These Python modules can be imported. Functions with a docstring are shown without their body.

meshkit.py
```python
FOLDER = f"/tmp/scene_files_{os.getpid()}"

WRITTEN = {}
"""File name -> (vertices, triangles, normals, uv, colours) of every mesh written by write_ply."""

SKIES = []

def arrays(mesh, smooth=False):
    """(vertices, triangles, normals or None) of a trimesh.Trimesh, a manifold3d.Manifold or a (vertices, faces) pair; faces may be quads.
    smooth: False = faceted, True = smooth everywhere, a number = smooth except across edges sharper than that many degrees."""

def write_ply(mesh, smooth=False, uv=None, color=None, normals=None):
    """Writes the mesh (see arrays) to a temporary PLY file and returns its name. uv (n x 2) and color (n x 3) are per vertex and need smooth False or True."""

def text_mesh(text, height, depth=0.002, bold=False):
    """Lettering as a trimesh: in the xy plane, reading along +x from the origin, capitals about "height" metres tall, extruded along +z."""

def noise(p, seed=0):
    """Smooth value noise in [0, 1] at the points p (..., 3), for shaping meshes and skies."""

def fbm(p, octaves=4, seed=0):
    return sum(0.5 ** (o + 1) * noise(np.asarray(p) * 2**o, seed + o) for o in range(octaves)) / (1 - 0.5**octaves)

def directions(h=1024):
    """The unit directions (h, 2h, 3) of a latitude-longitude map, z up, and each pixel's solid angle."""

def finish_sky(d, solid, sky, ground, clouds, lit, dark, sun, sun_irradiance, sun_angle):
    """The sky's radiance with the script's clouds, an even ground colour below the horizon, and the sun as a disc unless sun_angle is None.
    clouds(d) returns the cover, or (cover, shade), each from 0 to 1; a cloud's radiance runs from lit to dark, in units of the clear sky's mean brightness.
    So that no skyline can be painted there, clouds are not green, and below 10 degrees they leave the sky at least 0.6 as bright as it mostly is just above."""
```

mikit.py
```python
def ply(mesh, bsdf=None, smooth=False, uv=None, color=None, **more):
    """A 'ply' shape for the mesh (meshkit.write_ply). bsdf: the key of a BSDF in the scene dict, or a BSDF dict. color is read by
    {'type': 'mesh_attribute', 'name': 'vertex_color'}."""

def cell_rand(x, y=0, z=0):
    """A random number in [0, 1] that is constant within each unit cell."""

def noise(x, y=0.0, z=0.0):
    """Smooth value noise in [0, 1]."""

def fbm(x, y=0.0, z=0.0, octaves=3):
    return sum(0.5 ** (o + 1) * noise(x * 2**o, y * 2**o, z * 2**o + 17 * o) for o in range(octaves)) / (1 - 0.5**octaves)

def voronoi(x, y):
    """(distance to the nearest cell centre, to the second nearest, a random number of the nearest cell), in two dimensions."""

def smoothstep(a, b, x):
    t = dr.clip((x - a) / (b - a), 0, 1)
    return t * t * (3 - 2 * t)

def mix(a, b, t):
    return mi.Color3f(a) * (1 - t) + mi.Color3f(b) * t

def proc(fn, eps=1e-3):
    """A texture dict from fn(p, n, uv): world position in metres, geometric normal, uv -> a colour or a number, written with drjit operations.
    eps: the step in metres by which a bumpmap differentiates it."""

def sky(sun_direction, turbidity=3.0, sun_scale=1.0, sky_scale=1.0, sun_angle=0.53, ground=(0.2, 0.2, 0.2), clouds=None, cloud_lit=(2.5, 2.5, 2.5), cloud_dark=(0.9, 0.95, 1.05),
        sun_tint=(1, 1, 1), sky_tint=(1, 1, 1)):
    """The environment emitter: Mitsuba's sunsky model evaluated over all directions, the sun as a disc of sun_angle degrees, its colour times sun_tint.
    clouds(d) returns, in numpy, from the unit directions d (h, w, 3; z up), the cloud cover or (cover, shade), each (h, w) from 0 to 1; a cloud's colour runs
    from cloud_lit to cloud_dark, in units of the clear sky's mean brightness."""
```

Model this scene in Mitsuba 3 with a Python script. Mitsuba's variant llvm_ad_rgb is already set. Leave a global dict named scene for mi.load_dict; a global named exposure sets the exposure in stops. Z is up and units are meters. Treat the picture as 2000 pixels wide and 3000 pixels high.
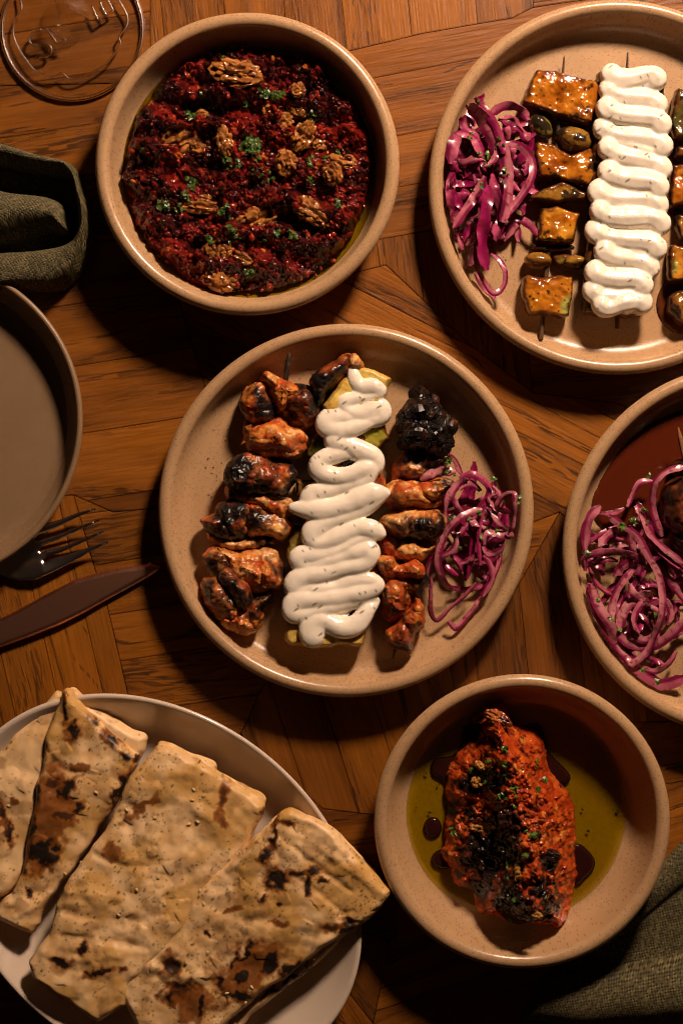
import math, random
import numpy as np, trimesh, drjit as dr, mitsuba as mi
import mikit, meshkit
from mikit import proc, ply
from scipy.spatial import cKDTree, Delaunay
from scipy.interpolate import CubicSpline, interp1d
from shapely.geometry import Polygon, Point, LineString, box as sbox
from shapely.ops import unary_union
from shapely import affinity
import shapely
T = mi.ScalarTransform4f
F3 = mi.Float

# ------------------------------------------------------------------ camera, light, exposure
CAM_H, W0 = 1.15, 0.505          # camera height above the table, width of table seen
exposure = 0.0
scene, labels = {}, {}
scene['camera'] = dict(type='perspective', fov=2 * math.degrees(math.atan(W0 / 2 / CAM_H)), fov_axis='x', near_clip=0.05, far_clip=20.0,
                       to_world=T().look_at(origin=[0, 0, CAM_H], target=[0, 0, 0], up=[0, 1, 0]))
LAMP = np.array([0.43, 1.02, 0.80])
LAMP_R = 0.10
scene['lamp_globe'] = dict(type='sphere', center=LAMP.tolist(), radius=LAMP_R,
                           emitter=dict(type='area', radiance=dict(type='rgb', value=[288, 208, 153])))
labels['lamp_globe'] = dict(label='warm glowing round lamp globe above the far end of the table', category='lamp')
# the dim room around the table
scene['room_light'] = dict(type='constant', radiance=dict(type='rgb', value=[0.009, 0.0044, 0.0024]))

PX = W0 / 2000.0                 # metres per photograph pixel on the table


def P(u, v, z=0.0):
    k = (CAM_H - z) / CAM_H
    return np.array([(u - 1000) * PX * k, (1500 - v) * PX * k, z])


def view(x0, y0, f):
    return lambda pts: [(x0 + p[0] / f, y0 + p[1] / f, *[q / f for q in p[2:3]], *p[3:]) for p in pts]


V_TR = view(1150, 0, 1.8447)
V_C1 = view(560, 1000, 2.6133)
V_C2 = view(560, 1450, 2.6133)
V_C3 = view(1080, 1100, 2.767)
V_BR = view(0, 1950, 1.3067)
V_RED = view(1080, 1930, 1.7043)
V_RT = view(1600, 1080, 2.1975)
V_G = view(0, 0, 3.484)
V_K = view(0, 1450, 2.24)
V_N = view(0, 200, 2.94)
V_D = [view(320, 60, 3.136), view(720, 60, 3.136), view(320, 460, 3.136), view(720, 460, 3.136)]


def W(pts, z):
    """photograph points -> world xy at height z"""
    return np.array([P(p[0], p[1], z)[:2] for p in pts])


def rgb(*c):
    return dict(type='rgb', value=list(c))


def key_for(base):
    if base not in scene and not any(k.startswith(base + '__') for k in scene):
        return base
    i = 1
    while f'{base}_{i:03d}' in scene or any(k.startswith(f'{base}_{i:03d}__') for k in scene):
        i += 1
    return f'{base}_{i:03d}'


def add(name, mesh, bsdf, parent=None, label=None, cat=None, group=None, kind=None, smooth=True, uv=None, color=None, **more):
    base = name if parent is None else f'{parent}__{name}'
    k = key_for(base)
    if color is not None:
        color = np.asarray(color) * 0.92
    scene[k] = ply(mesh, bsdf, smooth=smooth, uv=uv, color=color, **more)
    tag(k, label, cat, group, kind)
    return k


def thing(name, label, cat, group=None):
    k = key_for(name)
    scene_names.add(k)
    tag(k, label, cat, group)
    return k


scene_names = set()


def tag(k, label=None, cat=None, group=None, kind=None):
    d = {a: b for a, b in dict(label=label, category=cat, group=group, kind=kind).items() if b}
    if d:
        labels[k] = d


def rng(seed):
    return np.random.default_rng(seed)


def sstep(a, b, x):
    t = np.clip((x - a) / (b - a), 0, 1)
    return t * t * (3 - 2 * t)


def lerp(a, b, t):
    t = np.asarray(t)[..., None]
    return np.asarray(a) * (1 - t) + np.asarray(b) * t


def fb(p, f, seed=0, oct=3):
    return meshkit.fbm(np.asarray(p) * f + seed * 7.31 + 100.0, oct, seed)


def nz(p, f, seed=0):
    return meshkit.noise(np.asarray(p) * f + seed * 3.7 + 100.0, seed)


def ridge(p, f, seed=0, oct=3):
    out, a = 0, 0.5
    for o in range(oct):
        out = out + a * (1 - np.abs(2 * nz(p, f * 2 ** o, seed + o) - 1))
        a *= 0.5
    return out / (1 - 0.5 ** oct)


def worley(p, f, seed=0, two_d=False):
    """distance to the nearest of scattered cell points, 0..~1, and that point's random number"""
    q = np.asarray(p) * f
    if two_d:
        q = q[:, :2]
    lo, hi = q.min(0) - 1, q.max(0) + 1
    n = int(np.prod(hi - lo)) + 8
    r = rng(seed + 991)
    pts = lo + r.random((min(n, 400000), q.shape[1])) * (hi - lo)
    d, i = cKDTree(pts).query(q, k=2)
    return d[:, 0], d[:, 1], r.random(len(pts))[i[:, 0]]


def normals(v, f):
    n = np.zeros_like(v)
    fn = np.cross(v[f[:, 1]] - v[f[:, 0]], v[f[:, 2]] - v[f[:, 0]])
    for k in range(3):
        np.add.at(n, f[:, k], fn)
    return n / np.maximum(np.linalg.norm(n, axis=1, keepdims=True), 1e-20)


def smooth_outline(xy, step, closed=True, rough=0.0, seed=0):
    xy = np.asarray(xy, float)
    c = np.vstack([xy, xy[:1]]) if closed else xy
    s = np.concatenate([[0], np.cumsum(np.linalg.norm(np.diff(c, axis=0), axis=1) ** 0.7)])
    cs = CubicSpline(s, c, bc_type='periodic' if closed else 'natural')
    L = np.linalg.norm(np.diff(c, axis=0), axis=1).sum() * 1.1
    n = max(16, int(L / step))
    t = np.linspace(0, s[-1], n, endpoint=not closed)
    p = cs(t)
    if rough:
        a = np.linspace(0, 1, n, endpoint=False) * L / 0.006
        q = np.stack([p[:, 0], p[:, 1], np.zeros(n)], 1)
        off = (fb(q, 160, seed, 3) - 0.5) * 2 * rough
        d = np.roll(p, -1, 0) - np.roll(p, 1, 0)
        nn = np.stack([d[:, 1], -d[:, 0]], 1) / np.maximum(np.linalg.norm(d, axis=1, keepdims=True), 1e-12)
        p = p + nn * off[:, None]
    return p


def straight_outline(xy, step, rc=0.0):
    g = Polygon(xy).buffer(0)
    while rc > 1e-5:
        b = g.buffer(-rc)
        if b.area > 0.35 * g.area:
            g = b.buffer(rc, quad_segs=6)
            break
        rc *= 0.5
    if g.geom_type != 'Polygon':
        g = max(g.geoms, key=lambda a: a.area)
    n = max(16, int(g.exterior.length / step))
    return np.array([g.exterior.interpolate(t, normalized=True).coords[0] for t in np.linspace(0, 1, n, endpoint=False)])


def fill(outline, res, seed=0):
    """points and triangles of the region inside an outline; the outline's points come first; distance of each point to it"""
    g = Polygon(outline).buffer(0)
    if g.geom_type != 'Polygon':
        g = max(g.geoms, key=lambda a: a.area)
        outline = np.array(g.exterior.coords)[:-1]
        keep = [0]
        for i in range(1, len(outline)):
            if np.linalg.norm(outline[i] - outline[keep[-1]]) > res * 0.25:
                keep.append(i)
        outline = outline[keep]
        g = Polygon(outline)
    x0, y0, x1, y1 = g.bounds
    X, Y = np.meshgrid(np.arange(x0, x1, res), np.arange(y0, y1, res * 0.866))
    X[1::2] += res / 2
    q = np.stack([X.ravel(), Y.ravel()], 1) + (rng(seed).random((X.size, 2)) - 0.5) * res * 0.25
    dense = np.vstack([outline + (np.roll(outline, -1, 0) - outline) * t for t in (0, 0.25, 0.5, 0.75)])
    tree = cKDTree(dense)
    inside = shapely.contains_xy(g, q[:, 0], q[:, 1])
    q = q[inside]
    d, _ = tree.query(q)
    q, d = q[d > res * 0.55], d[d > res * 0.55]
    pts = np.vstack([outline, q])
    tri = Delaunay(pts).simplices
    c = pts[tri].mean(1)
    tri = tri[shapely.contains_xy(g, c[:, 0], c[:, 1])]
    a, b, e = pts[tri[:, 0]], pts[tri[:, 1]], pts[tri[:, 2]]
    cr = (b[:, 0] - a[:, 0]) * (e[:, 1] - a[:, 1]) - (b[:, 1] - a[:, 1]) * (e[:, 0] - a[:, 0])
    tri = tri[np.abs(cr) > 1e-12]
    cr = cr[np.abs(cr) > 1e-12]
    tri[cr < 0] = tri[cr < 0][:, ::-1]
    return pts, tri, np.concatenate([np.zeros(len(outline)), d]), len(outline)


def close_mesh(pts, tri, nb, top, bottom):
    """a solid from a filled outline: heights of the top and of the bottom sheet, which share the outline's points"""
    n = len(pts)
    low = np.concatenate([np.arange(nb), n + np.arange(n - nb)])
    v = np.vstack([np.column_stack([pts, top]), np.column_stack([pts[nb:], bottom[nb:]])])
    return v, np.vstack([tri, low[tri][:, ::-1]])


def pillow(outline, z0, h, r=None, res=0.0009, lump=(), seed=0, under=0.45, tilt=None, flat=0.0, power=0.5, side=None):
    """a rounded lump over an outline; z0: height of its widest level; h: rise over it. lump: ((frequency, amplitude, kind), ...)"""
    pts, tri, d, nb = fill(outline, res, seed)
    r = r or max(d.max(), 1e-4)
    t = np.clip(d / r, 0, 1)
    prof = np.clip(1 - (1 - t) ** 2, 0, 1) ** power
    q = np.column_stack([pts, np.full(len(pts), z0)])
    bump = 0
    for f, a, kind in lump:
        if kind == 'fbm':
            bump = bump + (fb(q, f, seed) - 0.5) * 2 * a
        elif kind == 'ridge':
            bump = bump + (ridge(q, f, seed) - 0.5) * 2 * a
        elif kind == 'crease':
            bump = bump - np.clip(1 - np.abs(fb(q, f, seed, 2) - 0.5) * 14, 0, 1) * a
        elif kind == 'cells':
            d1, d2, _ = worley(q, f, seed, True)
            bump = bump + (0.6 - np.clip(d1, 0, 1.2)) * a
    zz = (z0 if tilt is None else tilt(pts))
    top = zz + h * prof + bump * np.clip(prof * 1.3, 0, 1)
    bot = zz - (h * under) * prof
    v, f = close_mesh(pts, tri, nb, top, bot)
    return v, f


def tube(path, rad, sides=10, cap=True):
    path = np.asarray(path, float)
    rad = np.broadcast_to(rad, (len(path),))
    t = np.gradient(path, axis=0)
    t /= np.maximum(np.linalg.norm(t, axis=1, keepdims=True), 1e-12)
    up = np.array([0, 0, 1.0]) if abs(t[0, 2]) < 0.9 else np.array([1.0, 0, 0])
    n = np.zeros_like(t)
    a = np.cross(t[0], up)
    a /= np.linalg.norm(a)
    for i in range(len(t)):
        a = a - t[i] * (a @ t[i])
        a /= np.linalg.norm(a)
        n[i] = a
    b = np.cross(t, n)
    ang = np.arange(sides) * 2 * np.pi / sides
    v = (path[:, None] + rad[:, None, None] * (np.cos(ang)[None, :, None] * n[:, None] + np.sin(ang)[None, :, None] * b[:, None])).reshape(-1, 3)
    f = []
    m = len(path)
    i = np.arange(sides)
    for k in range(m - 1):
        p, q = k * sides + i, k * sides + (i + 1) % sides
        f += [np.stack([p, q, q + sides], 1), np.stack([p, q + sides, p + sides], 1)]
    f = np.vstack(f)
    if cap:
        v = np.vstack([v, path[:1], path[-1:]])
        e = (m - 1) * sides
        f = np.vstack([f, np.stack([(i + 1) % sides, i, i * 0 + m * sides], 1), np.stack([e + i, e + (i + 1) % sides, i * 0 + m * sides + 1], 1)])
    return v, f[:, ::-1]


def spline(pts, step):
    pts = np.asarray(pts, float)
    L = np.linalg.norm(np.diff(pts[:, :3] if pts.shape[1] >= 3 else pts, axis=0), axis=1)
    s = np.concatenate([[0], np.cumsum(np.maximum(L, 1e-9) ** 0.7)])
    n = max(6, int(L.sum() * 1.1 / step))
    if len(pts) < 3:
        return interp1d(s, pts, axis=0)(np.linspace(0, s[-1], n))
    return CubicSpline(s, pts, bc_type='natural')(np.linspace(0, s[-1], n))


def join(parts):
    v, f, at = [], [], 0
    for p in parts:
        v.append(np.asarray(p[0])); f.append(np.asarray(p[1]) + at); at += len(p[0])
    return np.vstack(v), np.vstack(f)


def lathe(profile, n=160):
    """closed profile of (r, z) counter-clockwise seen with r right and z up"""
    pr = np.asarray(profile, float)
    a = np.arange(n) * 2 * np.pi / n
    v = np.stack([pr[:, None, 0] * np.cos(a), pr[:, None, 0] * np.sin(a), np.repeat(pr[:, 1:2], n, 1)], -1).reshape(-1, 3)
    i = np.arange(n)
    f = []
    for k in range(len(pr) - 1):
        p, q = k * n + i, k * n + (i + 1) % n
        f += [np.stack([p, q, q + n], 1), np.stack([p, q + n, p + n], 1)]
    return v, np.vstack(f)


def fix(mesh):
    """turn a mesh outside out if its volume is negative"""
    v, f = mesh
    a, b, c = v[f[:, 0]], v[f[:, 1]], v[f[:, 2]]
    return (v, f[:, ::-1]) if np.einsum('ij,ij->i', a, np.cross(b, c)).sum() < 0 else (v, f)


# ------------------------------------------------------------------ materials
def mat(name, **k):
    d = dict(type='principled', **{a: (rgb(*b) if isinstance(b, tuple) else b) for a, b in k.items()})
    scene[name] = dict(type='twosided', bsdf=d)
    return name


VC = dict(type='mesh_attribute', name='vertex_color')
mat('food_wet', base_color=VC, roughness=0.34, specular=0.42)
mat('food_glaze', base_color=VC, roughness=0.14, specular=0.50)
mat('food_soft', base_color=VC, roughness=0.42, specular=0.5)
mat('food_dry', base_color=VC, roughness=0.75, specular=0.3)


def wood_tone(p, n, uv):
    u, v = uv.x, uv.y
    pid = dr.floor(u / 10.0 + 0.5)
    r1, r2 = mikit.cell_rand(pid, 3), mikit.cell_rand(pid, 9)
    w = mikit.fbm(u * 9.0, v * 26.0, pid, 3)
    s = v * (70.0 + 50.0 * r2) + 3.4 * w + r1 * 20
    ring = mikit.noise(s, u * 3.0, pid)
    fine = mikit.fbm(u * 45.0, v * 900.0, pid, 3)
    pore = mikit.smoothstep(0.56, 0.70, mikit.noise(u * 95.0, v * 1500.0 + w * 30, 5)) * mikit.smoothstep(0.48, 0.78, ring)
    line = mikit.smoothstep(0.82, 0.97, 1 - dr.abs(2 * mikit.noise(s * 1.0 + 50, u * 2.0, pid + 7) - 1)) * mikit.smoothstep(0.40, 0.62, mikit.noise(u * 85.0, v * 1000.0, pid)) * mikit.smoothstep(0.35, 0.6, mikit.fbm(u * 7, v * 30, pid + 3, 2))
    return r1, r2, ring, fine, dr.clip(pore * 0.75 + line, 0, 1), w


def wood_color(p, n, uv):
    r1, r2, ring, fine, dark, w = wood_tone(p, n, uv)
    base = mikit.mix((0.238, 0.078, 0.0064), (0.085, 0.0250, 0.0030), dr.clip(ring * 0.75 + (r1 - 0.5) * 0.7, 0, 1))
    base = base * (0.74 + 0.52 * fine) * (0.82 + 0.36 * r2)
    return mikit.mix(base, (0.022, 0.009, 0.004), dark * 0.78)


def wood_bump(p, n, uv):
    u, v = uv.x, uv.y
    return mikit.noise(u * 60.0, v * 1000.0, 2.0) + 0.8 * mikit.noise(u * 25.0, v * 320.0, 4.0)


def wood_rough(p, n, uv):
    return 0.34 + 0.22 * mikit.fbm(p.x * 60, p.y * 60, 0.0, 3)


scene['wood'] = dict(type='twosided', bsdf=dict(type='bumpmap', nested_texture=proc(wood_bump, 2e-4), scale=0.00016,
                     bsdf=dict(type='principled', base_color=proc(wood_color), roughness=proc(wood_rough), specular=0.24)))
mat('wood_gap', base_color=(0.02, 0.009, 0.004), roughness=0.8)


def speck(p, f, lo, hi, th):
    d, _, r = mikit.voronoi(p.x * f, p.y * f)
    return (1 - mikit.smoothstep(lo, hi, d)) * dr.select(r > th, 1.0, 0.0)


def stone_color(p, n, uv):
    s = dr.maximum(speck(p, 620.0, 0.12, 0.32, 0.70), speck(p, 260.0, 0.06, 0.15, 0.82))
    tone = mikit.fbm(p.x * 40, p.y * 40, p.z * 40, 3)
    base = mikit.mix((0.372, 0.224, 0.112), (0.428, 0.262, 0.136), tone)
    return mikit.mix(base, (0.16, 0.070, 0.026), s * 0.62)


def grey_stone_color(p, n, uv):
    s = speck(p, 420.0, 0.12, 0.3, 0.7)
    tone = mikit.fbm(p.x * 50, p.y * 50, p.z * 50, 3)
    return mikit.mix(mikit.mix((0.190, 0.116, 0.060), (0.225, 0.140, 0.075), tone), (0.17, 0.10, 0.06), s * 0.45)


def glaze_bump(p, n, uv):
    return mikit.fbm(p.x * 220, p.y * 220, p.z * 220, 2)


scene['stoneware'] = dict(type='twosided', bsdf=dict(type='bumpmap', nested_texture=proc(glaze_bump, 4e-4), scale=0.00012,
                          bsdf=dict(type='principled', base_color=proc(stone_color), roughness=0.28, specular=0.5)))
scene['grey_stoneware'] = dict(type='twosided', bsdf=dict(type='principled', base_color=proc(grey_stone_color), roughness=0.42, specular=0.45))
mat('white_china', base_color=(0.56, 0.45, 0.35), roughness=0.16, specular=0.55)
# ------------------------------------------------------------------ the table top, plank by plank
def build_table():
    t = thing('table', 'dark orange brown parquet wood table top under the dishes', 'table')
    full = sbox(-500, -400, 2500, 3400)
    # (outline in photograph pixels, grain direction in degrees clockwise from right, plank width) - first ones win
    zones = [
        ([(440, -400), (1620, -400), (1560, 20), (1500, 50), (1240, 95), (1010, 150), (900, 170), (440, 240)], 84, 175),
        ([(1010, 150), (1240, 95), (1500, 50), (1560, 20), (2500, -120), (2500, 640), (1700, 650), (1330, 660), (1110, 700), (1040, 480)], -11, 165),
        ([(1110, 700), (1330, 660), (1500, 640), (1560, 1150), (1380, 1010), (1130, 775), (1010, 805), (1060, 730)], 83, 120),
        ([(640, 700), (1010, 805), (1130, 775), (1380, 1010), (1560, 1150), (1800, 1180), (2000, 1250), (2500, 1400), (2500, 1790), (1900, 1740), (1640, 1500), (1480, 1560), (1300, 1450), (600, 1130), (575, 1050), (520, 870)], 27, 150),
        ([(-500, 260), (440, 240), (640, 700), (520, 870), (575, 1050), (600, 1130), (560, 1480), (330, 1500), (215, 1450), (-500, 1480)], -9, 185),
        ([(-500, 1480), (215, 1450), (268, 1640), (312, 1770), (375, 2040), (420, 2200), (-500, 2300)], 77, 130),
        ([(215, 1450), (330, 1500), (560, 1480), (900, 1500), (900, 1900), (770, 2010), (700, 2160), (420, 2200), (375, 2040), (312, 1770), (268, 1640)], -9, 150),
        ([(1640, 1500), (1900, 1740), (2500, 1790), (2500, 2100), (1350, 2130), (1300, 1850), (1490, 1765)], 84, 150),
        ([(770, 2010), (900, 1900), (1350, 1900), (1350, 2420), (945, 2370), (700, 2160)], 72, 140),
        ([(700, 2160), (945, 2370), (1150, 2330), (1160, 2760), (1075, 2735), (600, 2700), (420, 2200)], -9, 150),
        ([(600, 2700), (1075, 2735), (1142, 2762), (1118, 2880), (1092, 3000), (1060, 3400), (400, 3400)], 52, 110),
        ([(1142, 2762), (1160, 2440), (2500, 2200), (2500, 3400), (1060, 3400), (1092, 3000), (1118, 2880)], -19, 150),
        ([(-500, -400), (2500, -400), (2500, 3400), (-500, 3400)], -9, 170),
    ]
    taken = Polygon()
    r = rng(5)
    k = 0
    for pts, ang, width in zones:
        z = Polygon(pts).buffer(0).intersection(full).difference(taken)
        taken = unary_union([taken, z.buffer(0.5)])
        if z.is_empty:
            continue
        a = math.radians(ang)
        du, dv = np.array([math.cos(a), math.sin(a)]), np.array([-math.sin(a), math.cos(a)])
        c = np.array(z.centroid.coords[0])
        lo = -2500 - r.random() * width
        cuts = [lo]
        while cuts[-1] < 2500:
            cuts.append(cuts[-1] + width * (0.85 + 0.3 * r.random()))
        for s0, s1 in zip(cuts[:-1], cuts[1:]):
            strip = Polygon([c + du * -3000 + dv * s0, c + du * 3000 + dv * s0, c + du * 3000 + dv * s1, c + du * -3000 + dv * s1])
            piece = z.intersection(strip)
            for g in getattr(piece, 'geoms', [piece]):
                if g.geom_type != 'Polygon' or g.area < 900:
                    continue
                g = g.simplify(1.0)
                e = np.array(g.exterior.coords)[:-1]
                w = Polygon([P(x, y)[:2] for x, y in e]).buffer(-0.00022, join_style=2)
                if w.is_empty or w.geom_type != 'Polygon':
                    continue
                inner = w.buffer(-0.0005, join_style=2)
                if inner.is_empty or inner.geom_type != 'Polygon':
                    continue
                ztop = -0.0004 + (r.random() - 0.5) * 0.0005
                tl = (r.random(2) - 0.5) * 0.004
                m1 = trimesh.creation.extrude_polygon(inner, 0.012, engine='earcut')
                m1 = m1.subdivide_to_size(0.08) if False else m1
                v, f = np.array(m1.vertices), np.array(m1.faces)
                v[:, 2] += ztop - 0.012
                # bevelled edge: a skirt a little lower round the top face
                m2 = trimesh.creation.extrude_polygon(w, 0.012, engine='earcut')
                v2, f2 = np.array(m2.vertices), np.array(m2.faces)
                v2[:, 2] += ztop - 0.0123
                v, f = join([(v, f), (v2, f2)])
                ua, va = np.array([math.cos(-a), math.sin(-a)]), np.array([math.sin(a), math.cos(a)])
                uv = np.column_stack([v[:, :2] @ ua + 10.0 * (k + 1), v[:, :2] @ va + r.random() * 3 * 0 + 0.37 * k])
                # u counts from a centre near zero so that floor(u/10 + .5) names the plank
                add('plank', (v, f), 'wood', t, smooth=False, uv=uv)
                k += 1
    g = trimesh.creation.box((0.80, 1.0, 0.01))
    g.apply_translation([0, 0, -0.020])
    add('core', g, 'wood_gap', t, smooth=False)


build_table()


# ------------------------------------------------------------------ plates and bowls
def arc(cx, cz, r, a0, a1, n=10):
    a = np.radians(np.linspace(a0, a1, n))
    return [(cx + r * math.cos(t), cz + r * math.sin(t)) for t in a]


def dish(name, u, v, rim_px, h, label, cat, bsdf='stoneware', rim_r=0.0052, wall_in=0.0100, floor_z=0.005, foot=0.62, fillet=0.010, group=None):
    """round dish with an upright wall and a rolled rim; rim_px: radius of the rim in the photograph"""
    k = (CAM_H - h + rim_r) / CAM_H
    R = rim_px * PX * k
    c = P(u, v, h - rim_r)
    ri = R - 2 * rim_r                    # inside of the rim
    rf = R - wall_in - rim_r              # foot of the inner wall
    prof = [(0.0005, 0.0015), (R * foot - 0.004, 0.0015), (R * foot - 0.003, 0.0), (R * foot, 0.0), (R * foot + 0.002, 0.0015)]
    so = 0.018                            # how far the outer wall leans in at its foot
    prof += [(R - so, 0.004)]
    n = 7
    for t in np.linspace(0.15, 1, n):     # outer wall, swelling outwards
        prof.append((R - so + (so - 0.0006) * math.sin(t * math.pi / 2), 0.004 + (h - rim_r - 0.004) * t))
    prof += arc(R - rim_r, h - rim_r, rim_r, 5, 175, 14)
    A, B = np.array([ri, h - rim_r - 0.001]), np.array([rf, floor_z])
    for t in np.linspace(0, 1, 14)[1:]:
        # inner wall: steep, then a round cove into the floor
        p0, p1, p2 = A, np.array([rf + fillet * 0.42, floor_z + 0.0012]), np.array([rf - fillet, floor_z])
        prof.append(tuple((1 - t) ** 2 * p0 + 2 * t * (1 - t) * p1 + t * t * p2))
    prof += [(rf * 0.5, floor_z - 0.0004), (0.0005, floor_z - 0.0005)]
    vv, f = fix(lathe(prof, 220))
    rr = np.hypot(vv[:, 0], vv[:, 1])
    an = np.arctan2(vv[:, 1], vv[:, 0])
    wob = 1 + 0.0018 * np.sin(2 * an + u) + 0.0010 * np.sin(5 * an + v)
    vv[:, :2] *= wob[:, None]
    vv[:, :2] += c[:2]
    add(name, (vv, f), bsdf, None, label, cat, group, smooth=50)
    return dict(c=c[:2], R=R, ri=ri, rf=rf, fz=floor_z, h=h)


K = 2000 / 1568.0
D_MID = dish('dinner_plate', 794 * K, 1173 * K, 430 * K, 0.029, 'speckled beige stoneware plate in the middle with two chicken skewers', 'plate')
D_TR = dish('dinner_plate', 1412 * K, 430 * K, 430 * K, 0.029, 'speckled beige stoneware plate at top right holding the courgette skewers', 'plate')
D_RT = dish('dinner_plate', 1719 * K, 1264 * K, 429 * K, 0.029, 'speckled beige stoneware plate at the right edge with red broth and onions', 'plate')
D_DIP = dish('serving_bowl', 568 * K, 376.5 * K, 348.5 * K, 0.044, 'speckled beige stoneware bowl filled with the chunky red dip', 'bowl', wall_in=0.0125, floor_z=0.007, fillet=0.010)
D_RED = dish('serving_bowl', 1198 * K, 1887 * K, 339 * K, 0.042, 'speckled beige stoneware bowl at bottom right with olive oil pooled in it', 'bowl', wall_in=0.0125, floor_z=0.007, fillet=0.011)
D_LEFT = dish('side_plate', -184 * K, 965 * K, 375 * K, 0.026, 'empty grey brown plate cut off at the left edge', 'plate', bsdf='grey_stoneware', rim_r=0.0022, wall_in=0.008, fillet=0.012)


def platter():
    ax, bx, th = 654.7 * PX * 0.977, 505.1 * PX * 0.977, math.atan2(0.6103, 0.7922)   # image axes: long one runs down right
    c = P(456.6, 2596.5, 0.026)
    prof = [(0.002, 0.002), (0.55, 0.002), (0.56, 0.0), (0.60, 0.0), (0.61, 0.002), (0.80, 0.007), (0.93, 0.017), (0.985, 0.024)]
    prof += [(0.996, 0.0258), (1.0, 0.0275), (0.996, 0.029), (0.985, 0.0295), (0.972, 0.0288)]
    prof += [(0.94, 0.0245), (0.90, 0.019), (0.84, 0.0125), (0.77, 0.0078), (0.70, 0.006), (0.4, 0.0055), (0.002, 0.0055)]
    pr = np.array(prof)
    s = np.concatenate([[0], np.cumsum(np.linalg.norm(np.diff(pr, axis=0) * [0.15, 1], axis=1))])
    n = 240
    v, f = lathe(prof, n)
    x, y = v[:, 0] * ax, v[:, 1] * bx
    a = -th
    v = np.column_stack([x * math.cos(a) - y * math.sin(a) + c[0], x * math.sin(a) + y * math.cos(a) + c[1], v[:, 2]])
    add('serving_platter', fix((v, f)), 'white_china', None, 'glossy white oval platter under the folded flatbreads', 'platter', smooth=60)


platter()
# ------------------------------------------------------------------ small shared food builders
def OIL_TINT(t):
    """what one pass through t metres of olive oil leaves of the light"""
    return np.exp(-np.array([66.0, 74.0, 620.0]) * np.asarray(t)[..., None])


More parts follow.
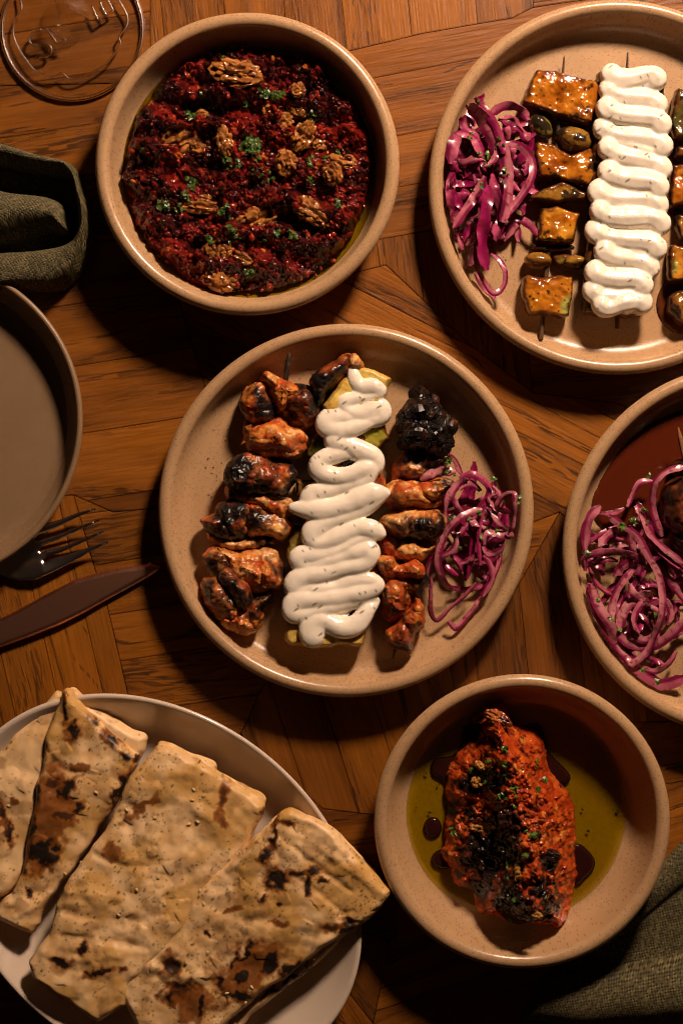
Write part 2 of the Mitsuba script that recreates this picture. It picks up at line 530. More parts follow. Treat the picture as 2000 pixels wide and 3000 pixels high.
def herb_flakes(spots, zf, n, seed, size=(0.0009, 0.0022), spread=None, lift=0.0008):
    """little torn leaf pieces lying on what zf(x, y) gives; spots: (x, y, radius, share) in world metres"""
    r = rng(seed)
    w = np.array([s[3] for s in spots], float)
    pick = r.choice(len(spots), n, p=w / w.sum())
    vs, fs, cs = [], [], []
    tri = np.array([[0, 1, 2], [0, 2, 3], [0, 3, 4], [0, 4, 5], [0, 5, 1]])
    for i, s in enumerate(pick):
        x, y, rad, _ = spots[s]
        a, d = r.random() * 2 * np.pi, rad * math.sqrt(r.random()) * (0.5 + 0.5 * r.random())
        x, y = x + d * math.cos(a), y + d * math.sin(a)
        sz = size[0] + (size[1] - size[0]) * r.random() ** 2
        asp = 0.45 + 0.5 * r.random()
        ang = np.linspace(0, 2 * np.pi, 6)[:5] + r.random() * 6 + (r.random(5) - 0.5) * 0.7
        pl = np.column_stack([np.cos(ang) * sz * (0.7 + 0.5 * r.random(5)), np.sin(ang) * sz * asp * (0.7 + 0.5 * r.random(5))])
        q = np.column_stack([np.vstack([[0, 0], pl]), np.zeros(6)])
        q[1:, 2] = (r.random(5) - 0.5) * sz * 0.8 - q[1:, 0] ** 2 / sz * 0.5
        rot = trimesh.transformations.euler_matrix(*((r.random(2) - 0.5) * 0.9), r.random() * 6.3)[:3, :3]
        q = q @ rot.T
        q2 = q - np.array([0, 0, 0.00018])
        tilt = np.vstack([q, q2])
        tilt += np.array([x, y, float(zf(x, y)) + lift])
        rim = np.array([[1 + j, 7 + j, 7 + (j + 1) % 5] for j in range(5)] + [[1 + j, 7 + (j + 1) % 5, 1 + (j + 1) % 5] for j in range(5)])
        fs.append(np.vstack([tri, tri[:, ::-1] + 6, rim]) + 12 * i)
        vs.append(tilt)
        g = r.random()
        c = np.array([0.035, 0.085, 0.010]) * (1 - g) + np.array([0.11, 0.20, 0.022]) * g
        cs.append(np.tile(c, (12, 1)))
    return (np.vstack(vs), np.vstack(fs)), np.vstack(cs)


def zfield(v, pts_top):
    """height lookup from the vertices of a top sheet"""
    tree = cKDTree(v[:, :2])
    zz = v[:, 2]

    def f(x, y):
        d, i = tree.query([x, y], k=3)
        return zz[i].max()
    return f


def nut_colors(v, seed):
    a = fb(v, 170, seed)
    b = ridge(v, 260, seed + 5)
    c = lerp((0.30, 0.098, 0.018), (0.47, 0.190, 0.046), a)
    c = lerp(c, (0.13, 0.040, 0.010), sstep(0.50, 0.66, fb(v, 320, seed + 3)) * 0.85)
    return lerp(c, (0.06, 0.018, 0.006), sstep(0.60, 0.75, b) * 0.5 * sstep(0.4, 0.6, fb(v, 120, seed + 8)))


def walnut(cx, cy, a, b, ang, h, z, seed, sub=4):
    """brain-folded kernel piece"""
    m = trimesh.creation.icosphere(subdivisions=sub)
    u = np.array(m.vertices)
    o = rng(seed).random(3) * 20
    q = u + o
    bend = 0.30 * np.abs(u[:, 1]) ** 1.4
    folds = ridge(q, 1.7, seed, 2) - 0.55
    worm = np.clip(np.abs(fb(q, 2.0, seed + 2, 2) - 0.5) * 7, 0, 1)
    rr = 1 + 0.38 * folds + 0.42 * (worm - 0.7) + 0.35 * (fb(q, 0.95, seed + 4, 2) - 0.5)
    p = u * rr[:, None]
    p[:, 2] -= bend * 0.6
    p[:, 2] += -0.42 * np.exp(-(u[:, 1] / 0.20) ** 2) * (u[:, 2] > 0) * np.clip(u[:, 2] * 2, 0, 1) * (0.5 + 0.5 * np.sin(seed))
    p = p * [a / 2, b / 2, h / 2]
    t = (rng(seed + 7).random(2) - 0.5) * 0.5
    p = p @ trimesh.transformations.euler_matrix(t[0], t[1], ang)[:3, :3].T
    return p + [cx, cy, z], np.array(m.faces)


# ------------------------------------------------------------------ the red dip
def build_dip():
    c, rf, ri, fz = D_DIP['c'], D_DIP['rf'], D_DIP['ri'], D_DIP['fz']
    zl = 0.020
    Rd = rf + (ri - rf) * 0.52
    a = np.linspace(0, 2 * np.pi, 560, endpoint=False)
    q0 = np.column_stack([np.cos(a), np.sin(a), np.zeros_like(a)])
    rad = Rd * (0.965 + 0.075 * (fb(q0, 3.0, 4) - 0.5) + 0.075 * (fb(q0, 9.0, 5) - 0.5) + 0.04 * (fb(q0, 30.0, 6) - 0.5))
    low = np.cos(a + 0.9) > 0.55                     # oily gap at the lower right
    rad = np.where(low, rad * (1 - 0.05 * np.clip((np.cos(a + 0.9) - 0.55) / 0.3, 0, 1)), rad)
    out = np.column_stack([c[0] + rad * np.cos(a), c[1] + rad * np.sin(a)])
    pts, tri, d, nb = fill(out, 0.00062, 3)
    q = np.column_stack([pts, np.zeros(len(pts))])
    x, y = pts[:, 0] - c[0], pts[:, 1] - c[1]
    # spoon-swept ridges and troughs running across
    yy = y + 0.016 * (fb(q, 22, 11) - 0.5) * 2 + 0.16 * x * np.abs(x) / Rd
    sweep = np.sin(yy / 0.0165 * 2 * np.pi / 1.55 + 0.7)
    big = 0.0042 * sweep * sstep(0.30, 0.62, fb(q, 24, 13)) + 0.026 * (fb(q, 36, 12) - 0.5) - 0.006 * np.exp(-((x - 0.002) ** 2 + (y + 0.012) ** 2) / 0.030 ** 2)
    crumb = np.zeros(len(pts))
    for f, amp, s in ((135, 0.0056, 1), (240, 0.0036, 2), (460, 0.0017, 3)):
        d1, d2, rr = worley(q, f, 40 + s, True)
        keep = sstep(0.30, 0.65, fb(q, 45, 60 + s))
        crumb += amp * np.clip(1 - (d1 / 0.62) ** 2, 0, 1) ** 0.6 * (0.35 + 0.65 * keep) * (0.35 + rr)
    fine = 0.0009 * (fb(q, 800, 21, 2) - 0.5) * 2
    edge = np.clip(d / 0.011, 0, 1)
    top = zl + 0.008 * edge * (2 - edge) - 0.0055 + (big + crumb + fine) * np.clip(d / 0.003, 0.30, 1)
    top = np.maximum(top, fz + 0.006)
    bot = np.full(len(pts), fz + 0.001)
    v, f = close_mesh(pts, tri, nb, top, bot)
    g = fb(v, 190, 31)
    col = lerp((0.115, 0.0064, 0.0042), (0.038, 0.0026, 0.0022), sstep(0.40, 0.62, fb(v, 75, 32)))
    col = lerp(col, (0.22, 0.016, 0.0055), sstep(0.56, 0.72, g) * 0.9)
    col = lerp(col, (0.020, 0.0032, 0.0026), sstep(0.49, 0.61, fb(v, 60, 34)) * 0.9)
    _, _, r1 = worley(v, 330, 36, True)
    col = lerp(col, (0.42, 0.10, 0.014), (r1 > 0.98) * 0.6)
    add('red_pepper_dip', (v, f), 'food_glaze', None, 'chunky glossy dark red pepper dip filling the bowl at top left', 'dip', color=col)
    zf = zfield(v[:len(pts)], None)

    # oil round the edge of the dip
    a = np.linspace(0, 2 * np.pi, 200, endpoint=False)
    ring = np.column_stack([c[0] + (Rd * 0.992) * np.cos(a), c[1] + (Rd * 0.992) * np.sin(a)])
    p2, t2, d2, n2 = fill(ring, 0.004, 1)
    v2, f2 = np.column_stack([p2, np.full(len(p2), zl - 0.0042)]), t2
    add('oil_pool', (v2, f2), 'oil', None, color=np.tile(OIL_TINT(0.006) / 0.92, (len(v2), 1)), label= 'thin ring of yellow oil round the edge of the red dip', cat='oil')

    # loose crumbs of pepper on top, part of the dip
    r = rng(77)
    parts, cols = [], []
    for i in range(260):
        aa, rr = r.random() * 6.283, Rd * 0.96 * math.sqrt(r.random())
        x, y = c[0] + rr * math.cos(aa), c[1] + rr * math.sin(aa)
        s = 0.0009 + 0.0014 * r.random() ** 2
        m = trimesh.creation.icosphere(subdivisions=2)
        vv = np.array(m.vertices)
        vv = vv * (1 + 0.5 * (fb(vv + i, 1.4, i % 50, 2) - 0.5))[:, None] * [s * (0.8 + 0.8 * r.random()), s * (0.6 + 0.5 * r.random()), s * 0.8]
        vv = vv @ trimesh.transformations.euler_matrix(0.5 * r.random(), 0.5 * r.random(), 6 * r.random())[:3, :3].T
        parts.append((vv + [x, y, zf(x, y) + s * 0.25], np.array(m.faces)))
        t = r.random()
        cc = lerp((0.12, 0.007, 0.0035), (0.25, 0.020, 0.0055), t) if t < 0.94 else np.array([0.42, 0.11, 0.018])
        cols.append(np.tile(cc, (len(vv), 1)))
    scene_crumb = join(parts)
    add('pepper_crumbs', scene_crumb, 'food_glaze', 'red_pepper_dip', kind='stuff', color=np.vstack(cols))

    N = [(0, 1170, 490, 240, 125, -8, 'largest walnut half, near the upper rim of the red dip'),
         (0, 640, 1090, 210, 150, 25, 'big wrinkled walnut half left of the middle of the red dip'),
         (0, 820, 1165, 100, 55, 0, 'small curled walnut piece touching the big wrinkled half on the left'),
         (0, 1060, 1105, 75, 130, 12, 'narrow upright walnut sliver just left of the parsley heap'),
         (0, 850, 855, 60, 42, 0, 'tiny yellow walnut chip in the upper left of the dip'),
         (1, 480, 650, 75, 70, 30, 'small pale walnut piece at upper right, above another pale chunk'),
         (1, 475, 805, 95, 82, -20, 'pale squarish walnut chunk at the upper right of the dip'),
         (1, 255, 815, 110, 82, -20, 'brown rounded walnut piece between two paler ones, upper right'),
         (1, 345, 915, 90, 82, 40, 'yellowish walnut piece under the brown rounded one'),
         (1, 525, 1045, 90, 165, -30, 'long wrinkled walnut piece right of the parsley heap'),
         (1, 690, 1125, 75, 68, 15, 'small tan walnut cube in the right part of the dip'),
         (1, 370, 1300, 105, 120, 20, 'orange walnut lump below and right of the parsley heap'),
         (1, 885, 1290, 130, 85, -10, 'curved walnut half at the right side of the dip'),
         (1, 800, 1415, 90, 115, 10, 'dark walnut piece hanging below the curved half on the right'),
         (2, 800, 435, 190, 75, -6, 'flat orange walnut strip in the lower left of the dip'),
         (2, 885, 372, 85, 50, -15, 'small walnut flake leaning on the flat orange strip'),
         (2, 1350, 560, 180, 135, 25, 'lobed walnut half below the centre of the dip'),
         (2, 950, 880, 115, 125, 25, 'cup shaped walnut piece near the bottom of the dip'),
         (2, 1050, 830, 90, 90, -30, 'round walnut piece beside the cup shaped one near the bottom'),
         (2, 1010, 1110, 165, 115, -15, 'lowest walnut half, close to the bottom rim of the bowl'),
         (2, 1225, 920, 95, 60, -30, 'dark walnut chip near the bottom, right of the round piece'),
         (3, 560, 480, 120, 105, -25, 'pale end of the broken walnut at the lower right of the dip'),
         (3, 700, 560, 150, 90, -25, 'dark hollow walnut shellike half at the lower right of the dip')]
    for i, (vw, px, py, w, h, ang, lab) in enumerate(N):
        u, vv = V_D[vw]([(px, py)])[0]
        s = PX / 3.136 * 0.97
        x, y = P(u, vv, 0.028)[:2]
        sz = 0.5 * (w + h) * s
        w, h, sz = w * 1.78, h * 1.78, sz * 1.78
        m = walnut(x, y, w * s, h * s, math.radians(ang), max(0.55 * sz, 0.004), max(zf(x, y), 0.021) - sz * 0.03, 200 + i, 5 if w > 150 else 4)
        add('walnut_piece', m, 'food_glaze', None, lab, 'walnut', 'walnut pieces on the red dip', color=nut_colors(m[0], 300 + i))

    S = [(0, 1300, 1140, 105, 26), (0, 740, 860, 70, 4), (0, 830, 780, 25, 2), (0, 1430, 665, 60, 5), (0, 1510, 680, 60, 3), (0, 1250, 745, 30, 2),
         (0, 1045, 335, 18, 1), (0, 310, 1215, 25, 1.5), (0, 690, 740, 25, 1), (0, 840, 690, 25, 1), (2, 500, 440, 70, 5), (2, 700, 350, 55, 4),
         (2, 740, 230, 60, 5), (2, 1080, 40, 70, 5), (2, 1180, 55, 40, 2), (2, 1040, 490, 40, 4), (2, 1095, 560, 30, 2), (2, 920, 745, 50, 4), (2, 1140, 700, 90, 5),
         (2, 1060, 430, 40, 2), (2, 640, 455, 50, 3), (2, 1560, 690, 40, 3), (1, 725, 1260, 35, 3), (1, 625, 1010, 20, 1), (1, 610, 870, 60, 4), (1, 845, 1190, 25, 2),
         (1, 330, 680, 60, 4), (1, 180, 665, 45, 3), (3, 590, 205, 45, 4), (3, 765, 390, 20, 1), (3, 850, 435, 50, 4), (3, 410, 550, 45, 4), (3, 285, 690, 45, 4),
         (3, 160, 740, 25, 2), (3, 35, 1060, 45, 4), (2, 1270, 1050, 45, 4), (3, 430, 720, 60, 3), (1, 600, 1290, 60, 3), (0, 1400, 1400, 150, 5)]
    sp = []
    for vw, px, py, rad, wgt in S:
        u, vv = V_D[vw]([(px, py)])[0]
        sp.append((*P(u, vv, 0.028)[:2], rad / 3.136 * PX, wgt))
    m, col = herb_flakes(sp, zf, 620, 5, size=(0.0010, 0.0027), lift=0.0014)
    add('chopped_parsley', m, 'leaf', None, 'chopped green parsley scattered over the red dip', 'parsley', kind='stuff', smooth=False, color=col * 0.62)


mat('leaf', base_color=VC, roughness=0.35, specular=0.5)
scene['oil'] = dict(type='thindielectric', int_ior=1.47, specular_transmittance=VC)
build_dip()
# ------------------------------------------------------------------ skewers, sauce, onions: shared builders
def stick(parent, a, b, za, zb, r=0.0017, burnt=True):
    pa, pb = P(a[0], a[1], za), P(b[0], b[1], zb)
    t = np.linspace(0, 1, 40)[:, None]
    path = pa * (1 - t) + pb * t
    rad = np.full(40, r)
    rad[:7] *= np.linspace(0.35, 1, 7)
    v, f = tube(path, rad, 8)
    n = fb(v, 300, 3)
    c = lerp((0.20, 0.085, 0.03), (0.36, 0.18, 0.07), n)
    if burnt:
        c = lerp(c, (0.012, 0.008, 0.006), 0.55 + 0.42 * sstep(0.3, 0.6, n))
    add('stick', (v, f), 'food_dry', parent, color=c)


def chicken_colors(v, seed, char=0.5, red=0.5, pale=0.5):
    """seared meat: pale flesh, orange marinade, red-brown crust, black char in patches"""
    a, b, c = fb(v, 75, seed), fb(v, 120, seed + 11), fb(v, 260, seed + 17)
    col = lerp((0.58, 0.195, 0.035), (0.86, 0.45, 0.150), sstep(0.62 - 0.25 * pale, 0.80 - 0.25 * pale, a))
    col = lerp(col, (0.42, 0.052, 0.008), sstep(0.66 - 0.3 * red, 0.78 - 0.3 * red, b) * 0.9)
    col = lerp(col, (0.19, 0.060, 0.014), sstep(0.48, 0.62, c) * 0.55)
    k = fb(v, 48, seed + 23) * 0.70 + fb(v, 230, seed + 29) * 0.30
    th = 0.69 - 0.30 * char
    col = lerp(col, (0.085, 0.020, 0.008), sstep(th - 0.11, th + 0.01, k) * 0.85)
    fib = fb(np.column_stack([v[:, 0] * 5, v[:, 1] * 0.8, v[:, 2] * 5]), 160, seed + 31)
    col = lerp(col, col * np.array([0.55, 0.38, 0.3]), sstep(0.54, 0.68, fib) * 0.5)
    coal = lerp((0.007, 0.005, 0.0045), (0.036, 0.014, 0.008), sstep(0.50, 0.72, fb(v, 190, seed + 37)))
    return lerp(col, coal, sstep(th, th + 0.07, k))


def meat_chunk(poly, z0, h, seed, parent, name='chicken_piece', char=0.5, red=0.5, pale=0.5, fold=0.0022, res=0.0008, bsdf='food_wet', label=None, crust=0.0):
    w = W(poly, z0 + h * 0.5)
    w = w.mean(0) + (w - w.mean(0)) * (0.98 if crust else 1.09)
    out = smooth_outline(w, 0.0009, rough=0.0020, seed=seed)
    lump = [(60, fold * 1.7, 'fbm'), (105, fold * 0.8, 'ridge'), (42, fold * 1.3, 'crease'), (300, 0.0007, 'ridge'), (640, 0.0004, 'ridge'), (1100, 0.0003, 'fbm')]
    if crust:
        lump += [(150, crust * 1.6, 'ridge'), (330, crust, 'ridge'), (95, crust * 1.4, 'crease')]
    m = pillow(out, z0, h, None, 0.0011 if crust else res, lump, seed, under=0.75, power=0.62)
    v, f = m
    n = normals(v, f)
    if crust:
        v = v + n * ((ridge(v, 55, seed + 52, 2) - 0.5) * 0.0085 + (ridge(v, 170, seed + 50) - 0.5) * 0.0035 + (fb(v, 520, seed + 51) - 0.5) * 0.0022)[:, None]
    else:
        v = v + n * ((fb(v, 62, seed + 52, 2) - 0.5) * 0.0065 + (ridge(v, 150, seed + 50) - 0.5) * 0.0014 + (fb(v, 420, seed + 51) - 0.5) * 0.0012)[:, None]
    add(name, (v, f), bsdf, parent, label=label, color=chicken_colors(v, seed, char, red, pale), smooth=not crust)


def veg_slab(poly, z0, h, seed, parent, top=(0.38, 0.112, 0.008), top2=(0.48, 0.170, 0.013), skin=(0.014, 0.018, 0.006), name='courgette_piece', rim_r=0.0030, flesh=None, char=0.35, bsdf='food_glaze', rc=0.0024, skin_w=0.0019, label=None, lump=0.0013, specks=True):
    out = straight_outline(W(poly, z0 + h), 0.0008, rc)
    q = np.column_stack([out, np.zeros(len(out))])
    out = out + 0.0022 * np.column_stack([fb(q, 110, seed) - 0.5, fb(q, 110, seed + 1) - 0.5]) * 2
    pts, tri, d, nb = fill(out, 0.0007, seed)
    t = np.clip(d / rim_r, 0, 1)
    prof = (1 - (1 - t) ** 2) ** 0.5
    qq = np.column_stack([pts, np.zeros(len(pts))])
    up = z0 + h * (0.45 + 0.55 * prof) + lump * ((fb(qq, 90, seed + 2) - 0.5) * 4 + (fb(qq, 330, seed + 3) - 0.5) * 1.2) * t
    dn = z0 + h * 0.45 * (1 - prof)
    v, f = close_mesh(pts, tri, nb, up, dn)
    dd = np.concatenate([d, d[nb:] * 0])
    a = fb(v, 110, seed + 4)
    col = lerp(top, top2, sstep(0.35, 0.65, a))
    if flesh is not None:
        col = lerp(col, flesh[0], sstep(flesh[2] * 1.0, flesh[2] * 0.55, np.hypot(v[:, 0] - flesh[1][0], v[:, 1] - flesh[1][1]) + 0.002 * (fb(v, 300, 5) - 0.5)))
    col = lerp(col, skin, sstep(skin_w * 1.35, skin_w * 0.65, dd + 0.0012 * (fb(v, 260, seed + 6) - 0.5) * 2))
    col = lerp(col, np.array([0.11, 0.030, 0.007]), sstep(0.0048, 0.0012, dd + (fb(v, 130, seed + 16) - 0.5) * 0.011) * (0.85 if specks else 0.25))
    _, _, r1 = worley(v, 420, seed + 8, True)
    d1, _, r2 = worley(v, 190, seed + 9, True)
    r1, r2 = (r1, r2) if specks else (r1 * 0, r2 * 0)
    col = lerp(col, (0.020, 0.010, 0.006), ((r1 > 0.992) | ((d1 < 0.05 + 0.16 * fb(v, 60, seed + 19)) & (r2 > 0.78))) * 0.9)
    k = fb(v, 100, seed + 12) * 0.6 + fb(v, 300, seed + 13) * 0.4
    col = lerp(col, np.asarray(col) * np.array([0.50, 0.36, 0.30]), sstep(0.60 - 0.2 * char, 0.72 - 0.2 * char, fb(v, 75, seed + 15)) * 0.8)
    col = lerp(col, (0.014, 0.009, 0.006), sstep(0.70 - 0.25 * char, 0.76 - 0.25 * char, k) * 0.92)
    add(name, (v, f), bsdf, parent, label=label, color=col)


def piped_sauce(name, path, zc, base_z, label, cat, seed, res=0.00075, fat=1.06, blanket=None, squash=0.85, melt=(0.5, 4), groove=0.00030):
    """thick sauce piped to and fro: path points (u, v, radius in photograph pixels)"""
    pp = np.array([[*P(p[0], p[1], zc)[:2], p[2] * PX * fat, p[3] if len(p) > 3 else 0.0] for p in path])
    s = spline(pp, 0.0011)
    s[:, 2] *= 0.78 + 0.50 * fb(np.column_stack([np.arange(len(s)) * 0.0011, s[:, 1] * 0 + seed, s[:, 0] * 0]), 70, seed + 8, 2)
    if blanket:
        bb = np.array([[*P(p[0], p[1], zc)[:2], p[2] * PX, p[3]] for p in blanket])
        s = np.vstack([s, spline(bb, 0.002)])
    s[:, 2] = np.maximum(s[:, 2], 0.0008)
    n = len(s)
    order = np.linspace(0, 1, n)
    zz = zc + s[:, 3] + 0.0010 * np.sin(order * n * 0.045) + 0.0022 * (fb(np.column_stack([s[:, :2], order]), 40, seed) - 0.5)
    region = unary_union([Point(x, y).buffer(r, quad_segs=10) for x, y, r, _ in s]).buffer(0.0004).buffer(-0.0005)
    if region.geom_type != 'Polygon':
        region = max(region.geoms, key=lambda g: g.area)
    holes = [Polygon(h) for h in region.interiors if Polygon(h).area > 6e-6]
    ext = region.exterior
    m = int(ext.length / 0.0008)
    out = np.array([ext.interpolate(t, normalized=True).coords[0] for t in np.linspace(0, 1, m, endpoint=False)])
    pts, tri, d, nb = fill(out, res, seed)
    top = np.full(len(pts), -1.0)
    acc = np.zeros(len(pts))
    best = np.full(len(pts), -1e9)
    for i in range(0, n, 1):
        r = s[i, 2]
        dx, dy = pts[:, 0] - s[i, 0], pts[:, 1] - s[i, 1]
        d2 = dx * dx + dy * dy
        h = zz[i] + np.sqrt(np.clip(1 - d2 / (r * r), 0, None)) * min(r * 0.95, 0.0075 if r < 0.0125 else 0.0052) * squash + (np.where(d2 < r * r, groove * np.cos(7.0 * np.sqrt(d2) / r), 0) if r < 0.0125 else 0) - np.where(d2 > r * r, (np.sqrt(d2) - r) * 2.5, 0)
        best = np.maximum(best, h)
    # a soft maximum: average a little over neighbours
    tree = cKDTree(pts)
    _, nn = tree.query(pts, k=7)
    for _ in range(melt[1]):
        sm = best[nn].mean(1)
        best[nb:] = (1 - melt[0]) * best[nb:] + melt[0] * sm[nb:]
    q = np.column_stack([pts, best])
    top = best + 0.00035 * (fb(q, 150, seed + 1) - 0.5) * 2 * np.clip(d / 0.003, 0, 1) 
    top[:nb] = zc - 0.0005
    if holes:
        hp = unary_union(holes).buffer(-0.0003)
        ins = shapely.contains_xy(hp, pts[:, 0], pts[:, 1])
        c = pts[tri].mean(1)
        cut = shapely.contains_xy(hp, c[:, 0], c[:, 1])
        tri = tri[~cut]
    bot = np.minimum(zc - 0.0005 - (zc - base_z) * np.clip(d / 0.0035, 0, 1) ** 0.5, top - 0.0003)
    v, f = close_mesh(pts, tri, nb, top, bot)
    col = lerp((0.85, 0.745, 0.60), (0.90, 0.81, 0.675), fb(v, 120, seed + 4))
    # dill specks: short dark green dashes
    ang = 1.2 * np.round(nz(v, 60, seed + 5) * 5)
    for ff, th, st in ((240, 0.90, 3), (300, 0.90, 2.2)):
        a = 0.6 if ff == 240 else 2.1
        w = np.column_stack([(v[:, 0] * math.cos(a) + v[:, 1] * math.sin(a)) / st, -v[:, 0] * math.sin(a) + v[:, 1] * math.cos(a)])
        d1, _, rr = worley(w, ff, seed + ff, True)
        col = lerp(col, (0.13, 0.125, 0.06), sstep(0.24, 0.10, d1) * (rr > th) * 0.8)
    add(name, (v, f), 'cream', None, label, cat, color=col)


mat('cream', base_color=VC, roughness=0.17, specular=0.6)


def strip_mesh(path, width, thick, roll, seed):
    """an onion strip: a flat, slightly cupped ribbon with crisp edges; also says where across it each vertex lies, and on which face"""
    m = len(path)
    t = np.gradient(path, axis=0)
    t /= np.maximum(np.linalg.norm(t, axis=1, keepdims=True), 1e-12)
    flat = np.cross([0, 0, 1.0], t)
    flat /= np.maximum(np.linalg.norm(flat, axis=1, keepdims=True), 1e-9)
    up = np.cross(t, flat)
    cr, sr = np.cos(roll)[:, None], np.sin(roll)[:, None]
    a, b = flat * cr + up * sr, -flat * sr + up * cr
    ends = np.clip(np.minimum(np.arange(m), np.arange(m)[::-1]) / 4.0, 0.35, 1) ** 0.6
    w = width / 2 * ends
    faces = [[(-1, 0.35), (-0.5, 0.62), (0, 0.70), (0.5, 0.62), (1, 0.35)], [(1, 0.35), (1.0, -0.55)], [(1, -0.55), (0.5, -0.30), (0, -0.22), (-0.5, -0.30), (-1, -0.55)], [(-1, -0.55), (-1, 0.35)]]
    vs, fs, side, which, at = [], [], [], [], 0
    for q, sec in enumerate(faces):
        sec = np.array(sec)
        k = len(sec)
        v = (path[:, None] + a[:, None] * (sec[None, :, 0, None] * w[:, None, None]) + b[:, None] * (sec[None, :, 1, None] * thick * 0.6)).reshape(-1, 3)
        i = np.arange(k - 1)
        for j in range(m - 1):
            p = at + j * k + i
            fs += [np.stack([p, p + k + 1, p + 1], 1), np.stack([p, p + k, p + k + 1], 1)]
        vs.append(v); side.append(np.tile(sec[:, 0], m)); which.append(np.full(len(v), q)); at += len(v)
    v, f = fix((np.vstack(vs), np.vstack(fs)))
    return v, f, np.concatenate(side), np.concatenate(which)


def onion_pile(key_label, strands, zs, seed, dish_, names='pickled_onion_pile', slim=1.0):
    """strands: (points in photograph pixels, width in photograph pixels, height 0..1, tone)"""
    t = thing(names, key_label, 'pickled onion')
    r = rng(seed)
    z0, z1 = zs
    for i, (pts, wpx, hz, tone) in enumerate(strands):
        n = len(pts)
        zz = z0 + (z1 - z0) * np.clip(np.asarray(hz if np.ndim(hz) else [hz] * n, float) + (r.random(n) - 0.5) * 0.14, 0, 1.3)
        p3 = np.array([P(p[0], p[1], z) for p, z in zip(pts, zz)])
        path = spline(p3, 0.0013)
        off = path[:, :2] - dish_['c']                # kept inside the plate's wall
        rr = np.linalg.norm(off, axis=1)
        lim = dish_['ri'] - 0.004 - 0.006 * np.clip(1 - (path[:, 2] - z0) / 0.02, 0, 1)
        path[:, :2] = dish_['c'] + off * np.minimum(1, lim / np.maximum(rr, 1e-6))[:, None]
        m = len(path)
        s = np.linspace(0, 1, m)
        wob = np.column_stack([s * 3, np.full(m, seed + i * 1.7), np.zeros(m)])
        roll = (fb(wob, 1.0, seed + i, 2) - 0.5) * 2.6 + (r.random() - 0.5) * 0.7
        width = wpx * PX * slim * (0.55 + 0.9 * fb(wob, 2.0, seed + i + 3, 2)) * (1 + 0.25 * np.abs(np.sin(roll)))
        v, f, side, which = strip_mesh(path, width, 0.0014, roll, seed + i)
        v = v + (np.column_stack([fb(v, 300, seed + i), fb(v, 300, seed + i + 1), fb(v, 300, seed + i + 2)]) - 0.5) * 0.0009
        edge = 1 if r.random() < 0.5 else -1
        a = fb(v, 120, seed + i + 5)
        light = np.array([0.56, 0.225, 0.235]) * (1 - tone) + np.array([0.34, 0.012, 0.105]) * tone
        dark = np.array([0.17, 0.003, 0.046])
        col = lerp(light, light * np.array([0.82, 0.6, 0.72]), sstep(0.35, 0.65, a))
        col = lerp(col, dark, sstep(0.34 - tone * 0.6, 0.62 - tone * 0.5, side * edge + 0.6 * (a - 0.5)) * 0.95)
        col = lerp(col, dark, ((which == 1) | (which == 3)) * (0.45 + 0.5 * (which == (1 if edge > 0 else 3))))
        str_ = fb(np.column_stack([side * 2.2, v[:, 0] * 12, v[:, 1] * 12]), 1.0, seed + i + 9)
        col = lerp(col, col * np.array([0.72, 0.45, 0.6]), sstep(0.5, 0.7, str_) * 0.6)
        _, _, rr = worley(v, 700, seed + i)
        col = lerp(col, (0.16, 0.015, 0.018), (rr > 0.93) * 0.8)
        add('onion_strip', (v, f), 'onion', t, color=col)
    return t


scene['onion'] = dict(type='twosided', bsdf=dict(type='principled', base_color=VC, roughness=0.26, specular=0.55))


def fill_strands(center, ru, rv, n, seed, w=(30, 50), tone=(0.1, 0.9), hz=(0.0, 0.35)):
    """short curled strips lying low in a pile (photograph pixels)"""
    r = rng(seed)
    out = []
    for i in range(n):
        a, d = r.random() * 6.283, math.sqrt(r.random())
        x, y = center[0] + ru * d * math.cos(a), center[1] + rv * d * math.sin(a)
        b, L, bend = r.random() * 6.283, 70 + 90 * r.random(), (r.random() - 0.5) * 3.4
        pts = []
        for k in range(5):
            pts.append((x, y))
            x += L / 4 * math.cos(b + bend * k / 4)
            y += L / 4 * math.sin(b + bend * k / 4)
        out.append((pts, (w[0] + (w[1] - w[0]) * r.random()) / 2, hz[0] + (hz[1] - hz[0]) * r.random(), tone[0] + (tone[1] - tone[0]) * r.random()))
    return out


def S(viewf, f, items):
    """strand list given in zoom coordinates"""
    return [([tuple(q[:2]) for q in viewf(pts)], w / f, h, tn) for pts, w, h, tn in items]


def dabs(spots, zf, sizes, name, label, cat, seed, kind=None):
    pass


